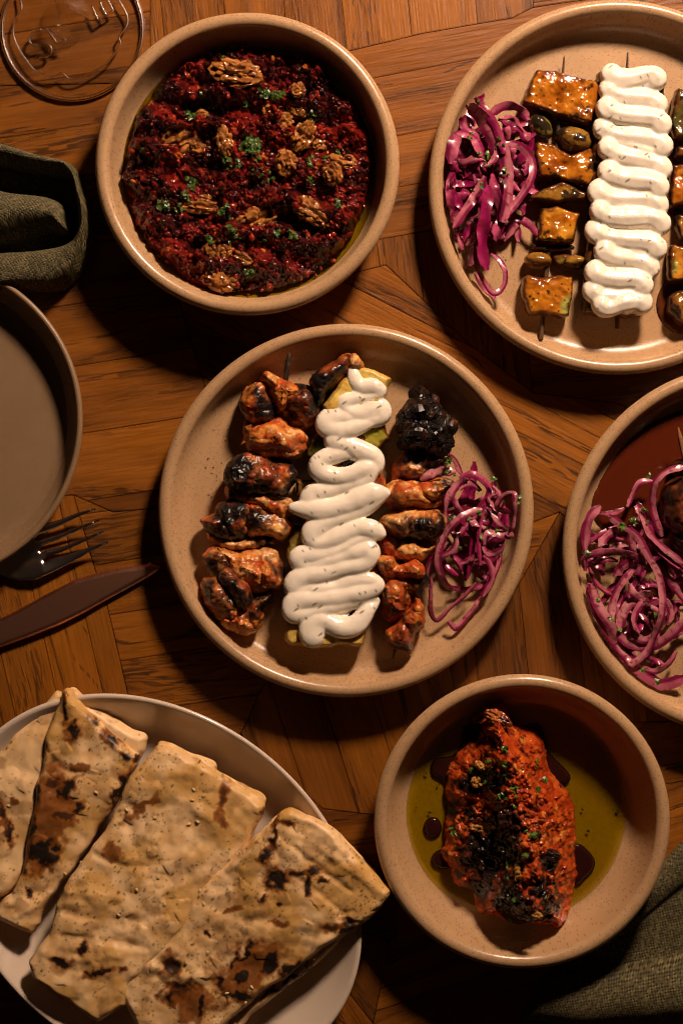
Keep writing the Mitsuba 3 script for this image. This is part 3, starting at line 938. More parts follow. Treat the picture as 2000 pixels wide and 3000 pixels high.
# ------------------------------------------------------------------ top right plate: courgette skewers
def build_top_right():
    zf = D_TR['fz']
    A = thing('courgette_skewer', 'left courgette skewer with orange glaze beside the pink onions', 'skewer', 'courgette skewers on the top right plate')
    stick(A, *V_TR([(926, 305), (800, 1835)]), zf + 0.0075, zf + 0.0065)
    veg_slab(V_TR([(785, 360), (950, 385), (1110, 420), (1128, 450), (1105, 600), (1090, 665), (960, 640), (740, 570), (690, 545), (735, 460)]), zf, 0.017, 11, A, char=0.30)
    def oval(cx, cy, a, b, ang, h, seed, col, col2, char=0.5):
        tt = np.linspace(0, 2 * np.pi, 20, endpoint=False)
        an = math.radians(ang)
        pts = [(cx + a * math.cos(t) * math.cos(an) - b * math.sin(t) * math.sin(an), cy + a * math.cos(t) * math.sin(an) + b * math.sin(t) * math.cos(an)) for t in tt]
        out = smooth_outline(W(V_TR(pts), zf + h * 0.6), 0.0008, rough=0.0006, seed=seed)
        v, f = pillow(out, zf + h * 0.42, h * 0.58, None, 0.0007, [(120, 0.0008, 'fbm'), (300, 0.0004, 'ridge')], seed, under=0.7)
        c = lerp(col, col2, sstep(0.35, 0.65, fb(v, 120, seed)))
        k = fb(v, 90, seed + 2) * 0.6 + fb(v, 280, seed + 3) * 0.4
        c = lerp(c, (0.014, 0.009, 0.006), sstep(0.66 - 0.25 * char, 0.73 - 0.25 * char, k) * 0.95)
        add('pepper_piece', (v, f), 'food_glaze', A, color=c)
    oval(800, 680, 80, 55, 48, 0.014, 21, (0.12, 0.085, 0.014), (0.20, 0.15, 0.02), 0.8)
    oval(985, 750, 108, 68, 18, 0.017, 22, (0.16, 0.075, 0.013), (0.24, 0.12, 0.018), 0.55)
    veg_slab(V_TR([(770, 755), (870, 770), (960, 830), (1040, 800), (1088, 785), (1103, 950), (1065, 1000), (950, 985), (790, 950), (765, 850)]), zf, 0.016, 12, A, char=0.45)
    veg_slab(V_TR([(735, 1060), (790, 1022), (880, 985), (920, 975), (1000, 1008), (1058, 1045), (1045, 1092), (960, 1080), (850, 1095), (760, 1085)]), zf + 0.002, 0.013, 13, A, top=(0.25, 0.115, 0.014), top2=(0.31, 0.15, 0.02), char=0.5, name='pepper_piece')
    veg_slab(V_TR([(805, 1105), (900, 1110), (1020, 1140), (1005, 1240), (985, 1310), (870, 1320), (775, 1290)]), zf, 0.0155, 14, A, top=(0.47, 0.155, 0.010), top2=(0.55, 0.24, 0.02), char=0.12)
    veg_slab(V_TR([(745, 1310), (870, 1330), (985, 1320), (1000, 1345), (860, 1360), (745, 1340)]), zf, 0.009, 18, A, top=(0.10, 0.085, 0.014), top2=(0.14, 0.11, 0.02), char=0.4, name='pepper_piece')
    oval(787, 1403, 76, 46, 4, 0.0145, 23, (0.20, 0.085, 0.013), (0.30, 0.14, 0.02), 0.40)
    oval(978, 1412, 66, 36, -8, 0.0135, 24, (0.18, 0.085, 0.013), (0.28, 0.14, 0.02), 0.6)
    veg_slab(V_TR([(850, 1375), (900, 1370), (990, 1362), (1035, 1385), (1030, 1450), (880, 1440)]), zf, 0.009, 17, A, top=(0.16, 0.16, 0.02), top2=(0.21, 0.2, 0.025), char=0.2, name='pepper_piece')
    fl = W(V_TR([(975, 1660)]), zf + 0.016)[0]
    veg_slab(V_TR([(695, 1490), (720, 1478), (850, 1483), (983, 1485), (975, 1600), (962, 1690), (930, 1705), (730, 1695), (700, 1600)]), zf, 0.0165, 15, A, char=0.10, flesh=((0.36, 0.38, 0.08), fl, 0.0115), top=(0.41, 0.128, 0.009), top2=(0.50, 0.18, 0.013))
    # glaze dripped on the plate beside the skewer
    B = thing('courgette_skewer', 'middle courgette skewer, almost hidden under piped white sauce', 'skewer', 'courgette skewers on the top right plate')
    stick(B, *V_TR([(1269, 283), (1212, 1775)]), zf + 0.0085, zf + 0.007)
    dk = dict(top=(0.030, 0.030, 0.012), top2=(0.055, 0.045, 0.014), skin=(0.010, 0.014, 0.006), char=0.45)
    cuts = [365, 640, 905, 1180, 1440, 1712]
    for i in range(5):
        y0, y1 = cuts[i] + 8, cuts[i + 1] - 8
        lx = lambda y: 1108 - (y - 365) * 0.062
        rx = lambda y: 1478 - max(0, y - 800) * 0.125
        flx = dict(flesh=((0.44, 0.32, 0.05), W(V_TR([(1210, 1745)]), zf + 0.016)[0], 0.0165)) if i == 4 else {}
        veg_slab(V_TR([(lx(y0), y0), (0.5 * (lx(y0) + rx(y0)), y0 + 4), (rx(y0), y0 + 8), (rx(y1), y1), (lx(y1), y1 - 4)]), zf, 0.0165, 31 + i, B, **dk, **flx)
    C = thing('courgette_skewer', 'right courgette skewer cut off by the right edge of the photo', 'skewer', 'courgette skewers on the top right plate')
    stick(C, *V_TR([(1760, 300), (1690, 1880)]), zf + 0.0075, zf + 0.0065)
    veg_slab(V_TR([(1540, 470), (1850, 500), (1830, 760), (1520, 740), (1500, 640)]), zf, 0.017, 41, C, top=(0.06, 0.055, 0.014), top2=(0.10, 0.07, 0.016), char=0.5)
    veg_slab(V_TR([(1530, 780), (1820, 790), (1810, 860), (1525, 850)]), zf, 0.013, 42, C, top=(0.14, 0.06, 0.014), top2=(0.20, 0.09, 0.018), char=0.5, name='pepper_piece')
    veg_slab(V_TR([(1512, 880), (1800, 870), (1800, 1105), (1520, 1115), (1495, 1090)]), zf, 0.0165, 43, C, char=0.3)
    veg_slab(V_TR([(1535, 1150), (1790, 1140), (1790, 1280), (1560, 1280), (1530, 1220)]), zf, 0.014, 44, C, top=(0.26, 0.11, 0.015), top2=(0.32, 0.14, 0.02), char=0.5, name='pepper_piece')
    fl = W(V_TR([(1500, 1440)]), zf + 0.016)[0]
    veg_slab(V_TR([(1505, 1312), (1780, 1330), (1775, 1530), (1500, 1520), (1488, 1420)]), zf, 0.0165, 45, C, char=0.12, flesh=((0.36, 0.36, 0.07), fl, 0.0075), top=(0.47, 0.18, 0.018), top2=(0.52, 0.22, 0.02))
    veg_slab(V_TR([(1500, 1600), (1560, 1560), (1760, 1570), (1750, 1760), (1560, 1750), (1495, 1680)]), zf, 0.0165, 46, C, top=(0.20, 0.085, 0.014), top2=(0.26, 0.11, 0.016), char=0.55)
    # brown glaze spilled on the plate under that skewer
    for pts, nm in (([(1480, 1500), (1530, 1420), (1640, 1400), (1800, 1500), (1800, 1850), (1640, 1880), (1530, 1810), (1440, 1720), (1430, 1600)], 'brown glaze spilled under the right courgette skewer, lower pool'),
                    ([(1500, 600), (1560, 520), (1800, 480), (1840, 900), (1800, 1300), (1520, 1200), (1485, 900), (1480, 720)], 'brown glaze spilled under the right courgette skewer, upper pool')):
        o = smooth_outline(W(V_TR(pts), zf), 0.0012)
        v, f = pillow(o, zf + 0.0003, 0.0011, 0.004, 0.002, [], 3, under=0.5)
        add('glaze_pool', (v, f), 'dark_glaze', None, nm, 'sauce')

    L = [(1180, 400), (1172, 482), (1155, 585), (1140, 690), (1160, 800), (1168, 925), (1115, 1035), (1118, 1140), (1098, 1245), (1145, 1355), (1092, 1470), (1085, 1568), (1125, 1640)]
    R = [(1425, 425), (1432, 560), (1448, 670), (1458, 785), (1452, 905), (1435, 1012), (1430, 1105), (1445, 1205), (1425, 1340), (1385, 1440), (1350, 1540), (1345, 1632)]
    rows = []
    for i in range(len(L)):
        l = L[i]
        if i:
            rows.append((l[0] + 14, l[1] - 26, 46, -0.0022))
        rows.append((l[0], l[1] + 2, 56))
        rows.append((l[0] + 22, l[1] + 22, 52))
        if i < len(R):
            q = R[i]
            rows.append((0.5 * (l[0] + q[0]), 0.55 * l[1] + 0.45 * q[1] + 8, 52))
            rows.append((q[0] - 22, q[1] - 20, 52))
            rows.append((q[0], q[1] + 4, 56))
            if i + 1 < len(L):
                rows.append((q[0] - 26, q[1] + 26, 46, -0.0022))
                l2 = L[i + 1]
                rows.append((0.5 * (l2[0] + q[0]), 0.5 * (l2[1] + q[1]), 46, -0.0030))
        else:
            rows += [(1240, 1640, 46), (1340, 1632, 46)]
    piped_sauce('herb_sauce', V_TR(rows), zf + 0.0195, zf + 0.012, 'white herb sauce piped in tight zigzags over the middle courgette skewer', 'sauce', 51)

    st = S(V_TR, 1.8447, [
        ([(390, 870), (480, 820), (560, 900), (600, 1000)], 46, 0.35, 0.5),
        ([(280, 900), (300, 980), (360, 1000), (430, 940)], 46, 0.2, 0.3),
        ([(280, 1010), (350, 1040), (430, 1030)], 48, 0.2, 0.3),
        ([(400, 1200), (470, 1250), (450, 1350), (420, 1440)], 56, 0.2, 0.5),
        ([(640, 1220), (560, 1180), (480, 1230), (400, 1330)], 50, 0.25, 0.3),
        ([(600, 1300), (640, 1240), (700, 1180)], 40, 0.2, 0.3),
        ([(540, 1130), (560, 1220), (590, 1290)], 60, 0.3, 0.2),
        ([(290, 1130), (345, 1190), (330, 1270), (350, 1360)], 34, 0.45, 0.5),
        ([(300, 850), (330, 640), (400, 590), (430, 680)], 46, 0.45, 0.55),
        ([(350, 600), (400, 700), (470, 790)], 58, 0.55, 0.6),
        ([(570, 640), (640, 660), (700, 710), (735, 760)], 58, 0.5, 0.45),
        ([(290, 880), (300, 780), (345, 725), (410, 730), (455, 775), (480, 840)], 56, 0.75, 0.65),
        ([(400, 570), (460, 610), (520, 700), (560, 790), (580, 880)], 74, 0.8, 0.55),
        ([(500, 870), (430, 860), (370, 880), (350, 860)], 36, 0.75, 0.35),
        ([(520, 625), (580, 580), (650, 572), (705, 605), (730, 650)], 40, 0.8, 0.5),
        ([(445, 525), (490, 580), (540, 650), (580, 740), (600, 830)], 36, 0.95, 0.85),
        ([(595, 760), (615, 880), (625, 1000), (615, 1110), (590, 1200)], 56, 0.9, 0.35),
        ([(540, 940), (560, 1050), (590, 1150), (560, 1260), (550, 1300)], 60, 0.8, 0.75),
        ([(610, 775), (670, 780), (725, 820), (755, 880), (745, 970), (700, 1050), (640, 1130), (600, 1180)], 38, 0.85, 0.45),
        ([(500, 950), (450, 1050), (390, 1140), (330, 1230)], 46, 0.8, 0.3),
        ([(515, 1000), (510, 1100), (490, 1230), (485, 1350), (510, 1460)], 52, 1.05, 1.0),
        ([(445, 1330), (455, 1430), (500, 1530), (550, 1585), (600, 1540), (605, 1460), (570, 1400), (530, 1370)], 26, 0.6, 0.45),
        ([(440, 1480), (480, 1550), (550, 1615)], 40, 0.3, 0.4),
        ([(560, 800), (540, 870), (480, 900)], 34, 0.95, 0.3)])
    fs = fill_strands(V_TR([(480, 950)])[0], 92, 158, 80, 61, w=(30, 56), tone=(0.35, 1.0), hz=(0.0, 0.5))
    onion_pile('bright magenta pickled onions in a tall heap at the left of the top right plate', fs + st, (zf + 0.003, zf + 0.028), 71, D_TR)
    r = rng(3)
    sp = [(*W(V_TR([(x, y)]), zf + 0.03)[0], rr / 1.8447 * PX, w) for x, y, rr, w in ((470, 560, 20, 1), (430, 730, 30, 2), (500, 850, 60, 4), (600, 940, 50, 2), (420, 1010, 40, 2), (480, 1000, 20, 1), (690, 940, 15, 1), (520, 1150, 40, 2), (480, 1170, 15, 1), (600, 1400, 20, 1), (580, 760, 40, 2))]
    m, col = herb_flakes(sp, lambda x, y: zf + 0.0285, 46, 8)
    add('chopped_parsley', m, 'leaf', None, 'few parsley flakes on the magenta onions of the top right plate', 'parsley', kind='stuff', smooth=False, color=col)


mat('dark_glaze', base_color=(0.085, 0.022, 0.007), roughness=0.10, specular=0.6)
build_top_right()
# ------------------------------------------------------------------ middle plate: chicken skewers
def build_middle():
    zf = D_MID['fz']
    A = thing('chicken_skewer', 'left charred chicken skewer on the middle plate, black stick end at its top', 'skewer', 'chicken skewers on the middle plate')
    stick(A, *V_C1([(752, 85), (690, 500)]), zf + 0.022, zf + 0.012, r=0.0021)
    M = lambda vw, pts, h, seed, **k: meat_chunk(vw(pts), zf + h * 0.42, h * 0.58, seed, A, **k)
    M(V_C1, [(400, 600), (480, 570), (600, 570), (650, 620), (560, 700), (440, 780), (385, 790), (378, 720)], 0.016, 104, char=0.4)
    M(V_C1, [(395, 410), (440, 350), (520, 325), (568, 350), (605, 430), (628, 520), (615, 585), (545, 605), (450, 592), (400, 520)], 0.026, 101, char=0.5, pale=0.2)
    M(V_C1, [(690, 470), (800, 440), (960, 520), (945, 600), (880, 680), (840, 730), (720, 650), (640, 560)], 0.018, 108, char=0.3, red=0.8, pale=0.2)
    M(V_C1, [(555, 255), (620, 243), (700, 280), (790, 330), (838, 370), (800, 440), (740, 500), (690, 545), (640, 480), (592, 380), (550, 300)], 0.031, 102, char=0.15, red=0.75, pale=0.5)
    M(V_C1, [(690, 410), (800, 345), (880, 340), (962, 400), (970, 500), (945, 580), (870, 635), (800, 600), (735, 520)], 0.028, 103, char=0.92, red=0.6)
    M(V_C1, [(470, 655), (520, 610), (600, 592), (700, 600), (780, 640), (842, 700), (852, 790), (828, 860), (780, 905), (700, 900), (600, 890), (480, 860), (432, 800), (440, 720)], 0.029, 105, char=0.22, red=0.65, pale=0.75)
    M(V_C1, [(290, 1130), (420, 1120), (560, 1150), (680, 1185), (745, 1215), (755, 1260), (740, 1320), (690, 1350), (600, 1310), (480, 1270), (350, 1240), (290, 1215)], 0.021, 107, char=0.25, pale=0.85)
    M(V_C1, [(285, 925), (360, 870), (440, 845), (520, 855), (600, 885), (700, 920), (770, 955), (797, 1010), (780, 1080), (720, 1150), (640, 1190), (500, 1172), (380, 1152), (290, 1090), (268, 1000)], 0.030, 106, char=0.85, red=0.7)
    M(V_C2, [(400, 100), (520, 60), (640, 120), (720, 180), (748, 240), (690, 335), (620, 350), (500, 330), (400, 240)], 0.023, 110, char=0.5, pale=0.6)
    M(V_C2, [(150, 300), (260, 330), (420, 350), (560, 320), (630, 330), (625, 370), (560, 398), (400, 418), (280, 412), (190, 375)], 0.017, 111, char=0.3, pale=0.9)
    M(V_C2, [(80, 195), (160, 140), (190, 90), (280, 62), (400, 70), (462, 130), (460, 230), (400, 310), (260, 330), (160, 300), (110, 250)], 0.027, 109, char=0.55, red=0.8)
    M(V_C2, [(95, 500), (130, 425), (215, 395), (300, 440), (330, 520), (260, 600), (180, 620), (140, 560)], 0.022, 112, char=0.35, pale=0.4)
    M(V_C2, [(215, 400), (300, 425), (440, 430), (600, 440), (672, 510), (695, 600), (685, 680), (600, 735), (480, 745), (400, 700), (330, 640), (260, 540)], 0.029, 113, char=0.42, red=0.4, pale=0.95)
    M(V_C2, [(82, 740), (98, 660), (170, 638), (240, 640), (330, 740), (400, 850), (370, 930), (300, 970), (200, 940), (110, 850)], 0.026, 115, char=0.45, pale=0.5)
    M(V_C2, [(210, 600), (280, 560), (370, 610), (460, 700), (470, 790), (420, 880), (350, 850), (270, 740)], 0.031, 114, char=0.92, red=0.7)
    M(V_C2, [(235, 950), (330, 890), (420, 860), (480, 790), (560, 755), (607, 765), (608, 830), (552, 890), (553, 960), (500, 1025), (420, 1062), (340, 1052), (270, 1012)], 0.026, 116, char=0.28, red=0.5, pale=0.85)

    C = thing('chicken_skewer', 'right chicken skewer on the middle plate, burnt black at its top end', 'skewer', 'chicken skewers on the middle plate')
    stick(C, *V_C3([(197, 2300), (330, 1700)]), zf + 0.010, zf + 0.014, r=0.0018)
    N = lambda pts, h, seed, **k: meat_chunk(V_C3(pts), zf + h * 0.42, h * 0.58, seed, C, **k)
    N([(100, 1330), (200, 1295), (320, 1325), (480, 1355), (557, 1380), (500, 1440), (430, 1490), (280, 1490), (150, 1460)], 0.019, 125, char=0.2, pale=0.8)
    N([(110, 1590), (220, 1600), (360, 1600), (450, 1600), (460, 1700), (400, 1780), (280, 1780), (150, 1720)], 0.018, 129, char=0.45, pale=0.5)
    N([(215, 760), (240, 690), (320, 615), (450, 590), (560, 615), (618, 640), (612, 740), (560, 780), (430, 850), (300, 860), (222, 835)], 0.026, 122, char=0.45, red=0.75)
    N([(245, 350), (330, 270), (450, 330), (560, 330), (650, 375), (690, 385), (692, 430), (660, 475), (662, 560), (630, 610), (560, 640), (480, 615), (400, 590), (320, 580), (255, 545), (272, 470)], 0.031, 121, char=1.25, crust=0.0018, bsdf='char')
    N([(400, 113), (462, 130), (482, 172), (530, 158), (552, 190), (548, 240), (600, 310), (560, 380), (450, 400), (340, 370), (300, 300), (350, 210), (370, 150)], 0.028, 120, char=1.25, crust=0.0020, bsdf='char')
    N([(150, 905), (250, 850), (400, 845), (560, 850), (662, 870), (655, 960), (600, 1010), (450, 1090), (300, 1090), (180, 1060), (125, 1000)], 0.025, 123, char=0.38, pale=0.8, fold=0.0030)
    N([(120, 1185), (230, 1100), (350, 1085), (480, 1105), (592, 1140), (604, 1250), (540, 1335), (400, 1320), (250, 1312), (180, 1265)], 0.028, 124, char=0.45, red=0.4, pale=0.85, fold=0.0028)
    N([(98, 1485), (190, 1478), (260, 1540), (330, 1500), (405, 1508), (452, 1560), (445, 1625), (330, 1655), (220, 1645), (112, 1605)], 0.025, 126, char=0.25, red=0.85, pale=0.5)
    N([(120, 1725), (190, 1670), (270, 1710), (330, 1790), (320, 1900), (260, 1965), (160, 1990), (110, 1880)], 0.026, 127, char=0.35, red=0.85, pale=0.4)
    N([(160, 2105), (235, 1990), (330, 1880), (380, 1800), (440, 1850), (470, 1960), (440, 2050), (385, 2085), (355, 2230), (280, 2225), (200, 2180)], 0.024, 128, char=0.35, red=1.05, pale=0.1)

    B = thing('cheese_courgette_skewer', 'middle skewer of grilled cheese and courgette under the white sauce on the central plate', 'skewer')
    cheese = dict(top=(0.64, 0.40, 0.075), top2=(0.74, 0.52, 0.14), skin=(0.50, 0.29, 0.06), bsdf='food_wet', skin_w=0.0008, specks=False)
    veg_slab(V_C1([(1000, 480), (1110, 330), (1210, 240), (1300, 185), (1400, 195), (1450, 235), (1542, 270), (1500, 390), (1462, 450), (1430, 540), (1200, 600), (1000, 560)]), zf, 0.026, 131, B, name='cheese_piece', char=-0.3, lump=0.0009, rim_r=0.004, **cheese)
    meat_chunk(V_C1([(915, 330), (930, 270), (1000, 205), (1100, 150), (1190, 105), (1225, 110), (1215, 200), (1120, 310), (1010, 440), (975, 500), (935, 420)]), zf + 0.012, 0.019, 132, B, name='charred_piece', char=0.85, red=0.8, fold=0.0015)
    meat_chunk(V_C1([(1210, 150), (1250, 103), (1300, 145), (1322, 200), (1270, 215), (1220, 200)]), zf + 0.014, 0.015, 133, B, name='charred_piece', char=0.05, red=0.4, pale=0.7, fold=0.001)
    gr = dict(top=(0.035, 0.045, 0.010), top2=(0.07, 0.085, 0.014), skin=(0.16, 0.19, 0.018), char=0.35)
    veg_slab(V_C1([(868, 870), (905, 760), (960, 690), (1010, 560), (1100, 480), (1200, 600), (1130, 780), (1050, 850), (900, 895)]), zf, 0.018, 134, B, **gr)
    gy = dict(top=(0.30, 0.26, 0.03), top2=(0.36, 0.30, 0.035), skin=(0.03, 0.05, 0.010), char=0.05)
    veg_slab(V_C1([(1260, 680), (1400, 640), (1503, 612), (1505, 690), (1525, 735), (1440, 835), (1340, 820), (1250, 760)]), zf, 0.020, 135, B, **gy)
    veg_slab(V_C1([(1300, 800), (1430, 830), (1478, 870), (1485, 920), (1450, 960), (1300, 960)]), zf, 0.017, 136, B, **gy)
    meat_chunk(V_C1([(1000, 850), (1150, 780), (1300, 700), (1350, 760), (1340, 900), (1290, 1000), (1100, 1010), (1000, 960)]), zf + 0.009, 0.012, 137, B, name='charred_piece', char=1.0)
    meat_chunk(V_C1([(1330, 1050), (1420, 1000), (1470, 1040), (1478, 1090), (1440, 1130), (1350, 1120)]), zf + 0.009, 0.012, 138, B, name='charred_piece', char=0.4, red=0.6)
    veg_slab(V_C1([(785, 1060), (900, 1050), (1100, 1020), (1350, 1000), (1400, 1080), (1300, 1200), (900, 1200), (790, 1195)]), zf, 0.016, 139, B, top=(0.14, 0.06, 0.018), top2=(0.30, 0.16, 0.05), char=0.6, name='charred_piece')
    veg_slab(V_C2([(735, 150), (1000, 180), (1400, 170), (1400, 250), (900, 270), (740, 240)]), zf, 0.014, 140, B, **gr)
    veg_slab(V_C2([(718, 490), (738, 350), (788, 253), (900, 258), (1100, 300), (1150, 420), (1000, 560), (800, 580), (742, 500)]), zf, 0.017, 141, B, top=(0.12, 0.085, 0.015), top2=(0.22, 0.16, 0.03), skin=(0.36, 0.31, 0.04), skin_w=0.0022, char=0.4)
    meat_chunk(V_C2([(1250, 590), (1330, 575), (1390, 553), (1418, 590), (1400, 640), (1280, 660)]), zf + 0.009, 0.012, 142, B, name='charred_piece', char=0.3, red=0.5)
    veg_slab(V_C2([(760, 560), (1000, 560), (1380, 560), (1390, 800), (1000, 990), (760, 980)]), zf, 0.016, 143, B, top=(0.10, 0.06, 0.02), top2=(0.2, 0.13, 0.04), char=0.5)
    veg_slab(V_C2([(725, 1000), (1000, 940), (1332, 940), (1330, 1100), (1322, 1165), (1270, 1182), (1130, 1165), (940, 1188), (740, 1168), (698, 1130)]), zf, 0.0225, 144, B, name='cheese_piece', char=-0.3, lump=0.0009, rim_r=0.004, **cheese)

    path = V_C1([(1236, 185, 14), (1240, 235, 36), (1255, 300, 46), (1300, 345, 46), (1405, 348, 48), (1440, 380, 40), (1360, 425, 40), (1230, 440, 46), (1170, 475, 55), (1210, 535, 60), (1330, 545, 62), (1445, 520, 66),
                 (1450, 565, 56), (1360, 590, 50), (1230, 585, 55), (1100, 585, 72), (1045, 640, 72), (1120, 680, 62), (1260, 655, 52), (1395, 617, 26), (1300, 655, 40), (1150, 700, 58), (1095, 760, 64), (1190, 795, 66), (1320, 850, 62), (1412, 905, 52), (1405, 960, 48),
                 (1290, 880, 40), (1170, 855, 52), (1040, 885, 58), (970, 950, 56), (1010, 1010, 58), (1120, 1035, 52), (1260, 1010, 52), (1375, 970, 46), (1340, 1050, 46), (1230, 1090, 46), (1080, 1130, 52), (920, 1195, 66), (900, 1265, 62),
                 (820, 1275, 40), (772, 1272, 26), (880, 1285, 52), (1040, 1290, 66), (1200, 1245, 62), (1380, 1170, 58), (1490, 1165, 30)])
    path += V_C2([(1420, 30, 48), (1330, 95, 56), (1180, 160, 60), (1000, 230, 66), (925, 315, 64), (960, 370, 62), (1110, 330, 58), (1260, 268, 56), (1390, 268, 56), (1452, 300, 34), (1330, 330, 44),
                  (1180, 400, 58), (990, 460, 64), (830, 490, 68), (870, 540, 58), (1020, 520, 58), (1200, 460, 58), (1360, 440, 66), (1340, 510, 56), (1180, 555, 56), (1000, 600, 60), (830, 650, 74), (800, 700, 70),
                  (950, 730, 58), (1150, 700, 58), (1330, 655, 54), (1420, 690, 46), (1330, 735, 52), (1150, 775, 58), (950, 800, 58), (800, 830, 74), (785, 900, 64), (900, 905, 60), (1050, 860, 54), (1220, 815, 48), (1370, 790, 34), (1430, 812, 12),
                  (1370, 870, 40), (1270, 990, 62), (1120, 1015, 62), (1000, 960, 56), (930, 1010, 80), (925, 1080, 72)])
    piped_sauce('herb_sauce', path, zf + 0.0225, zf + 0.014, 'white herb sauce piped in loose loops down the centre of the middle plate', 'sauce', 151, fat=1.30, squash=0.80, melt=(0.5, 4), groove=0.00006, blanket=V_C2([(1120, 150, 90, -0.0045), (1110, 330, 150, -0.0030), (1090, 520, 190, -0.0025), (1080, 700, 215, -0.0025), (1000, 850, 190, -0.0025), (960, 960, 140, -0.003)]))

    st = S(V_C3, 2.767, [
        ([(1010, 1600), (1060, 1500), (1130, 1440)], 50, 0.15, 0.2),
        ([(880, 1560), (930, 1640), (1000, 1690)], 60, 0.2, 0.4),
        ([(700, 1500), (760, 1560), (800, 1640)], 50, 0.1, 0.4),
        ([(640, 640), (690, 680), (730, 760), (762, 812)], 40, [0.9, 0.85, 0.8, 0.7], 0.35),
        ([(420, 850), (500, 800), (600, 775), (705, 790)], 66, [0.75, 0.85, 0.85, 0.8], 0.1),
        ([(1150, 1470), (1120, 1620), (1050, 1700), (990, 1770)], 40, 0.35, 0.35),
        ([(1000, 900), (1050, 960), (1050, 1040), (1020, 1100)], 44, 0.5, 0.4),
        ([(615, 1260), (622, 1100), (660, 970), (725, 880), (800, 840)], 60, [0.45, 0.6, 0.7, 0.75, 0.8], 0.3),
        ([(735, 835), (830, 800), (920, 845), (975, 925), (945, 1020), (865, 1085)], 56, 0.75, 0.75),
        ([(740, 925), (820, 880), (905, 935)], 56, 0.65, 0.4),
        ([(690, 960), (712, 1060), (770, 1130), (850, 1190), (940, 1240)], 44, 0.7, 0.2),
        ([(820, 1190), (852, 1320), (835, 1480), (800, 1650)], 62, 0.55, 0.95),
        ([(940, 1050), (905, 1200), (892, 1350), (900, 1540)], 30, 0.95, 0.8),
        ([(940, 1370), (960, 1290), (1050, 1285), (1180, 1305), (1285, 1340)], 66, 0.65, 0.15),
        ([(925, 1390), (970, 1440), (1050, 1425), (1090, 1380)], 56, 0.6, 0.1),
        ([(680, 1270), (708, 1360), (660, 1430), (520, 1490), (472, 1600), (448, 1750)], 46, [0.6, 0.55, 0.5, 0.5, 0.45, 0.35], 0.3),
        ([(745, 1520), (800, 1500), (875, 1440)], 50, 0.75, 0.35),
        ([(505, 1630), (500, 1800), (512, 1950), (545, 1985), (640, 1905), (760, 1800), (870, 1680)], 36, [0.5, 0.4, 0.3, 0.3, 0.35, 0.45, 0.6], 0.5),
        ([(925, 1460), (975, 1520), (1000, 1600), (970, 1700), (925, 1790)], 44, [0.7, 0.65, 0.6, 0.6, 0.5], 0.5),
        ([(925, 1780), (960, 1880), (1000, 1950), (960, 2030), (850, 2080), (740, 2075), (640, 1990)], 46, 0.3, 0.35),
        ([(940, 1090), (990, 1120), (1060, 1200), (1150, 1255), (1240, 1240), (1290, 1150), (1280, 1050), (1220, 970), (1140, 955), (1065, 1000), (1040, 1070), (1100, 1100), (1160, 1110)], 36, [0.7, 0.7, 0.7, 0.75, 0.85, 1.0, 1.15, 1.2, 1.1, 0.95, 0.8, 0.6, 0.5], 0.1),
        ([(920, 1085), (800, 1120), (700, 1190), (622, 1290), (572, 1420), (562, 1540), (602, 1660), (680, 1745)], 56, [0.95, 1.05, 1.05, 1.0, 0.9, 0.75, 0.55, 0.35], 0.25),
        ([(790, 1170), (860, 1200), (930, 1240)], 50, 0.85, 0.2),
        ([(960, 980), (990, 1040), (1020, 1100)], 30, 0.9, 0.15)])
    fs = fill_strands(V_C3([(900, 1350)])[0], 96, 145, 34, 62, w=(24, 40), tone=(0.4, 1.0), hz=(0.0, 0.25))
    onion_pile('loose curly pile of pink pickled onions at the right of the middle plate', fs + st, (zf + 0.003, zf + 0.026), 72, D_MID, slim=0.95)
    sp = [(*W(V_C3([(x, y)]), zf + 0.025)[0], rr / 2.767 * PX, w) for x, y, rr, w in ((640, 690, 40, 3), (1010, 850, 40, 4), (680, 1150, 45, 4), (735, 1390, 35, 3), (930, 1310, 30, 3), (650, 815, 60, 5), (1200, 1010, 45, 4), (790, 1160, 20, 1), (1045, 1250, 20, 1), (900, 1110, 20, 1))]
    m, col = herb_flakes(sp, lambda x, y: zf + 0.026, 44, 9, size=(0.001, 0.0030))
    add('chopped_parsley', m, 'leaf', None, 'bright parsley flakes on the pink onions of the middle plate', 'parsley', kind='stuff', smooth=False, color=col)


def build_crumbs():
    r = rng(17)
    parts, cols = [], []
    for x0, y0, sx, sy, n in ((250, 720, 60, 120, 26), (190, 1000, 50, 60, 12), (210, 1180, 60, 40, 10), (1000, 250, 90, 50, 5)):
        for _ in range(n):
            u, v = V_C1([(x0 + r.normal() * sx, y0 + r.normal() * sy)])[0]
            p = P(u, v, D_MID['fz'])
            m = trimesh.creation.icosphere(subdivisions=1)
            q = np.array(m.vertices) * (0.00025 + 0.0007 * r.random() ** 3) * (0.6 + 0.8 * r.random((len(m.vertices), 1)))
            parts.append((q + p + [0, 0, 0.0002], np.array(m.faces)))
            cols.append(np.tile(lerp((0.05, 0.018, 0.008), (0.5, 0.26, 0.10), r.random()), (len(q), 1)))
    add('meat_crumbs', join(parts), 'food_wet', None, 'tiny crumbs fallen on the middle plate left of the charred chicken', 'crumbs', kind='stuff', smooth=False, color=np.vstack(cols))


scene['char'] = dict(type='twosided', bsdf=dict(type='principled', base_color=VC, roughness=0.36, specular=0.35))
build_middle()
build_crumbs()


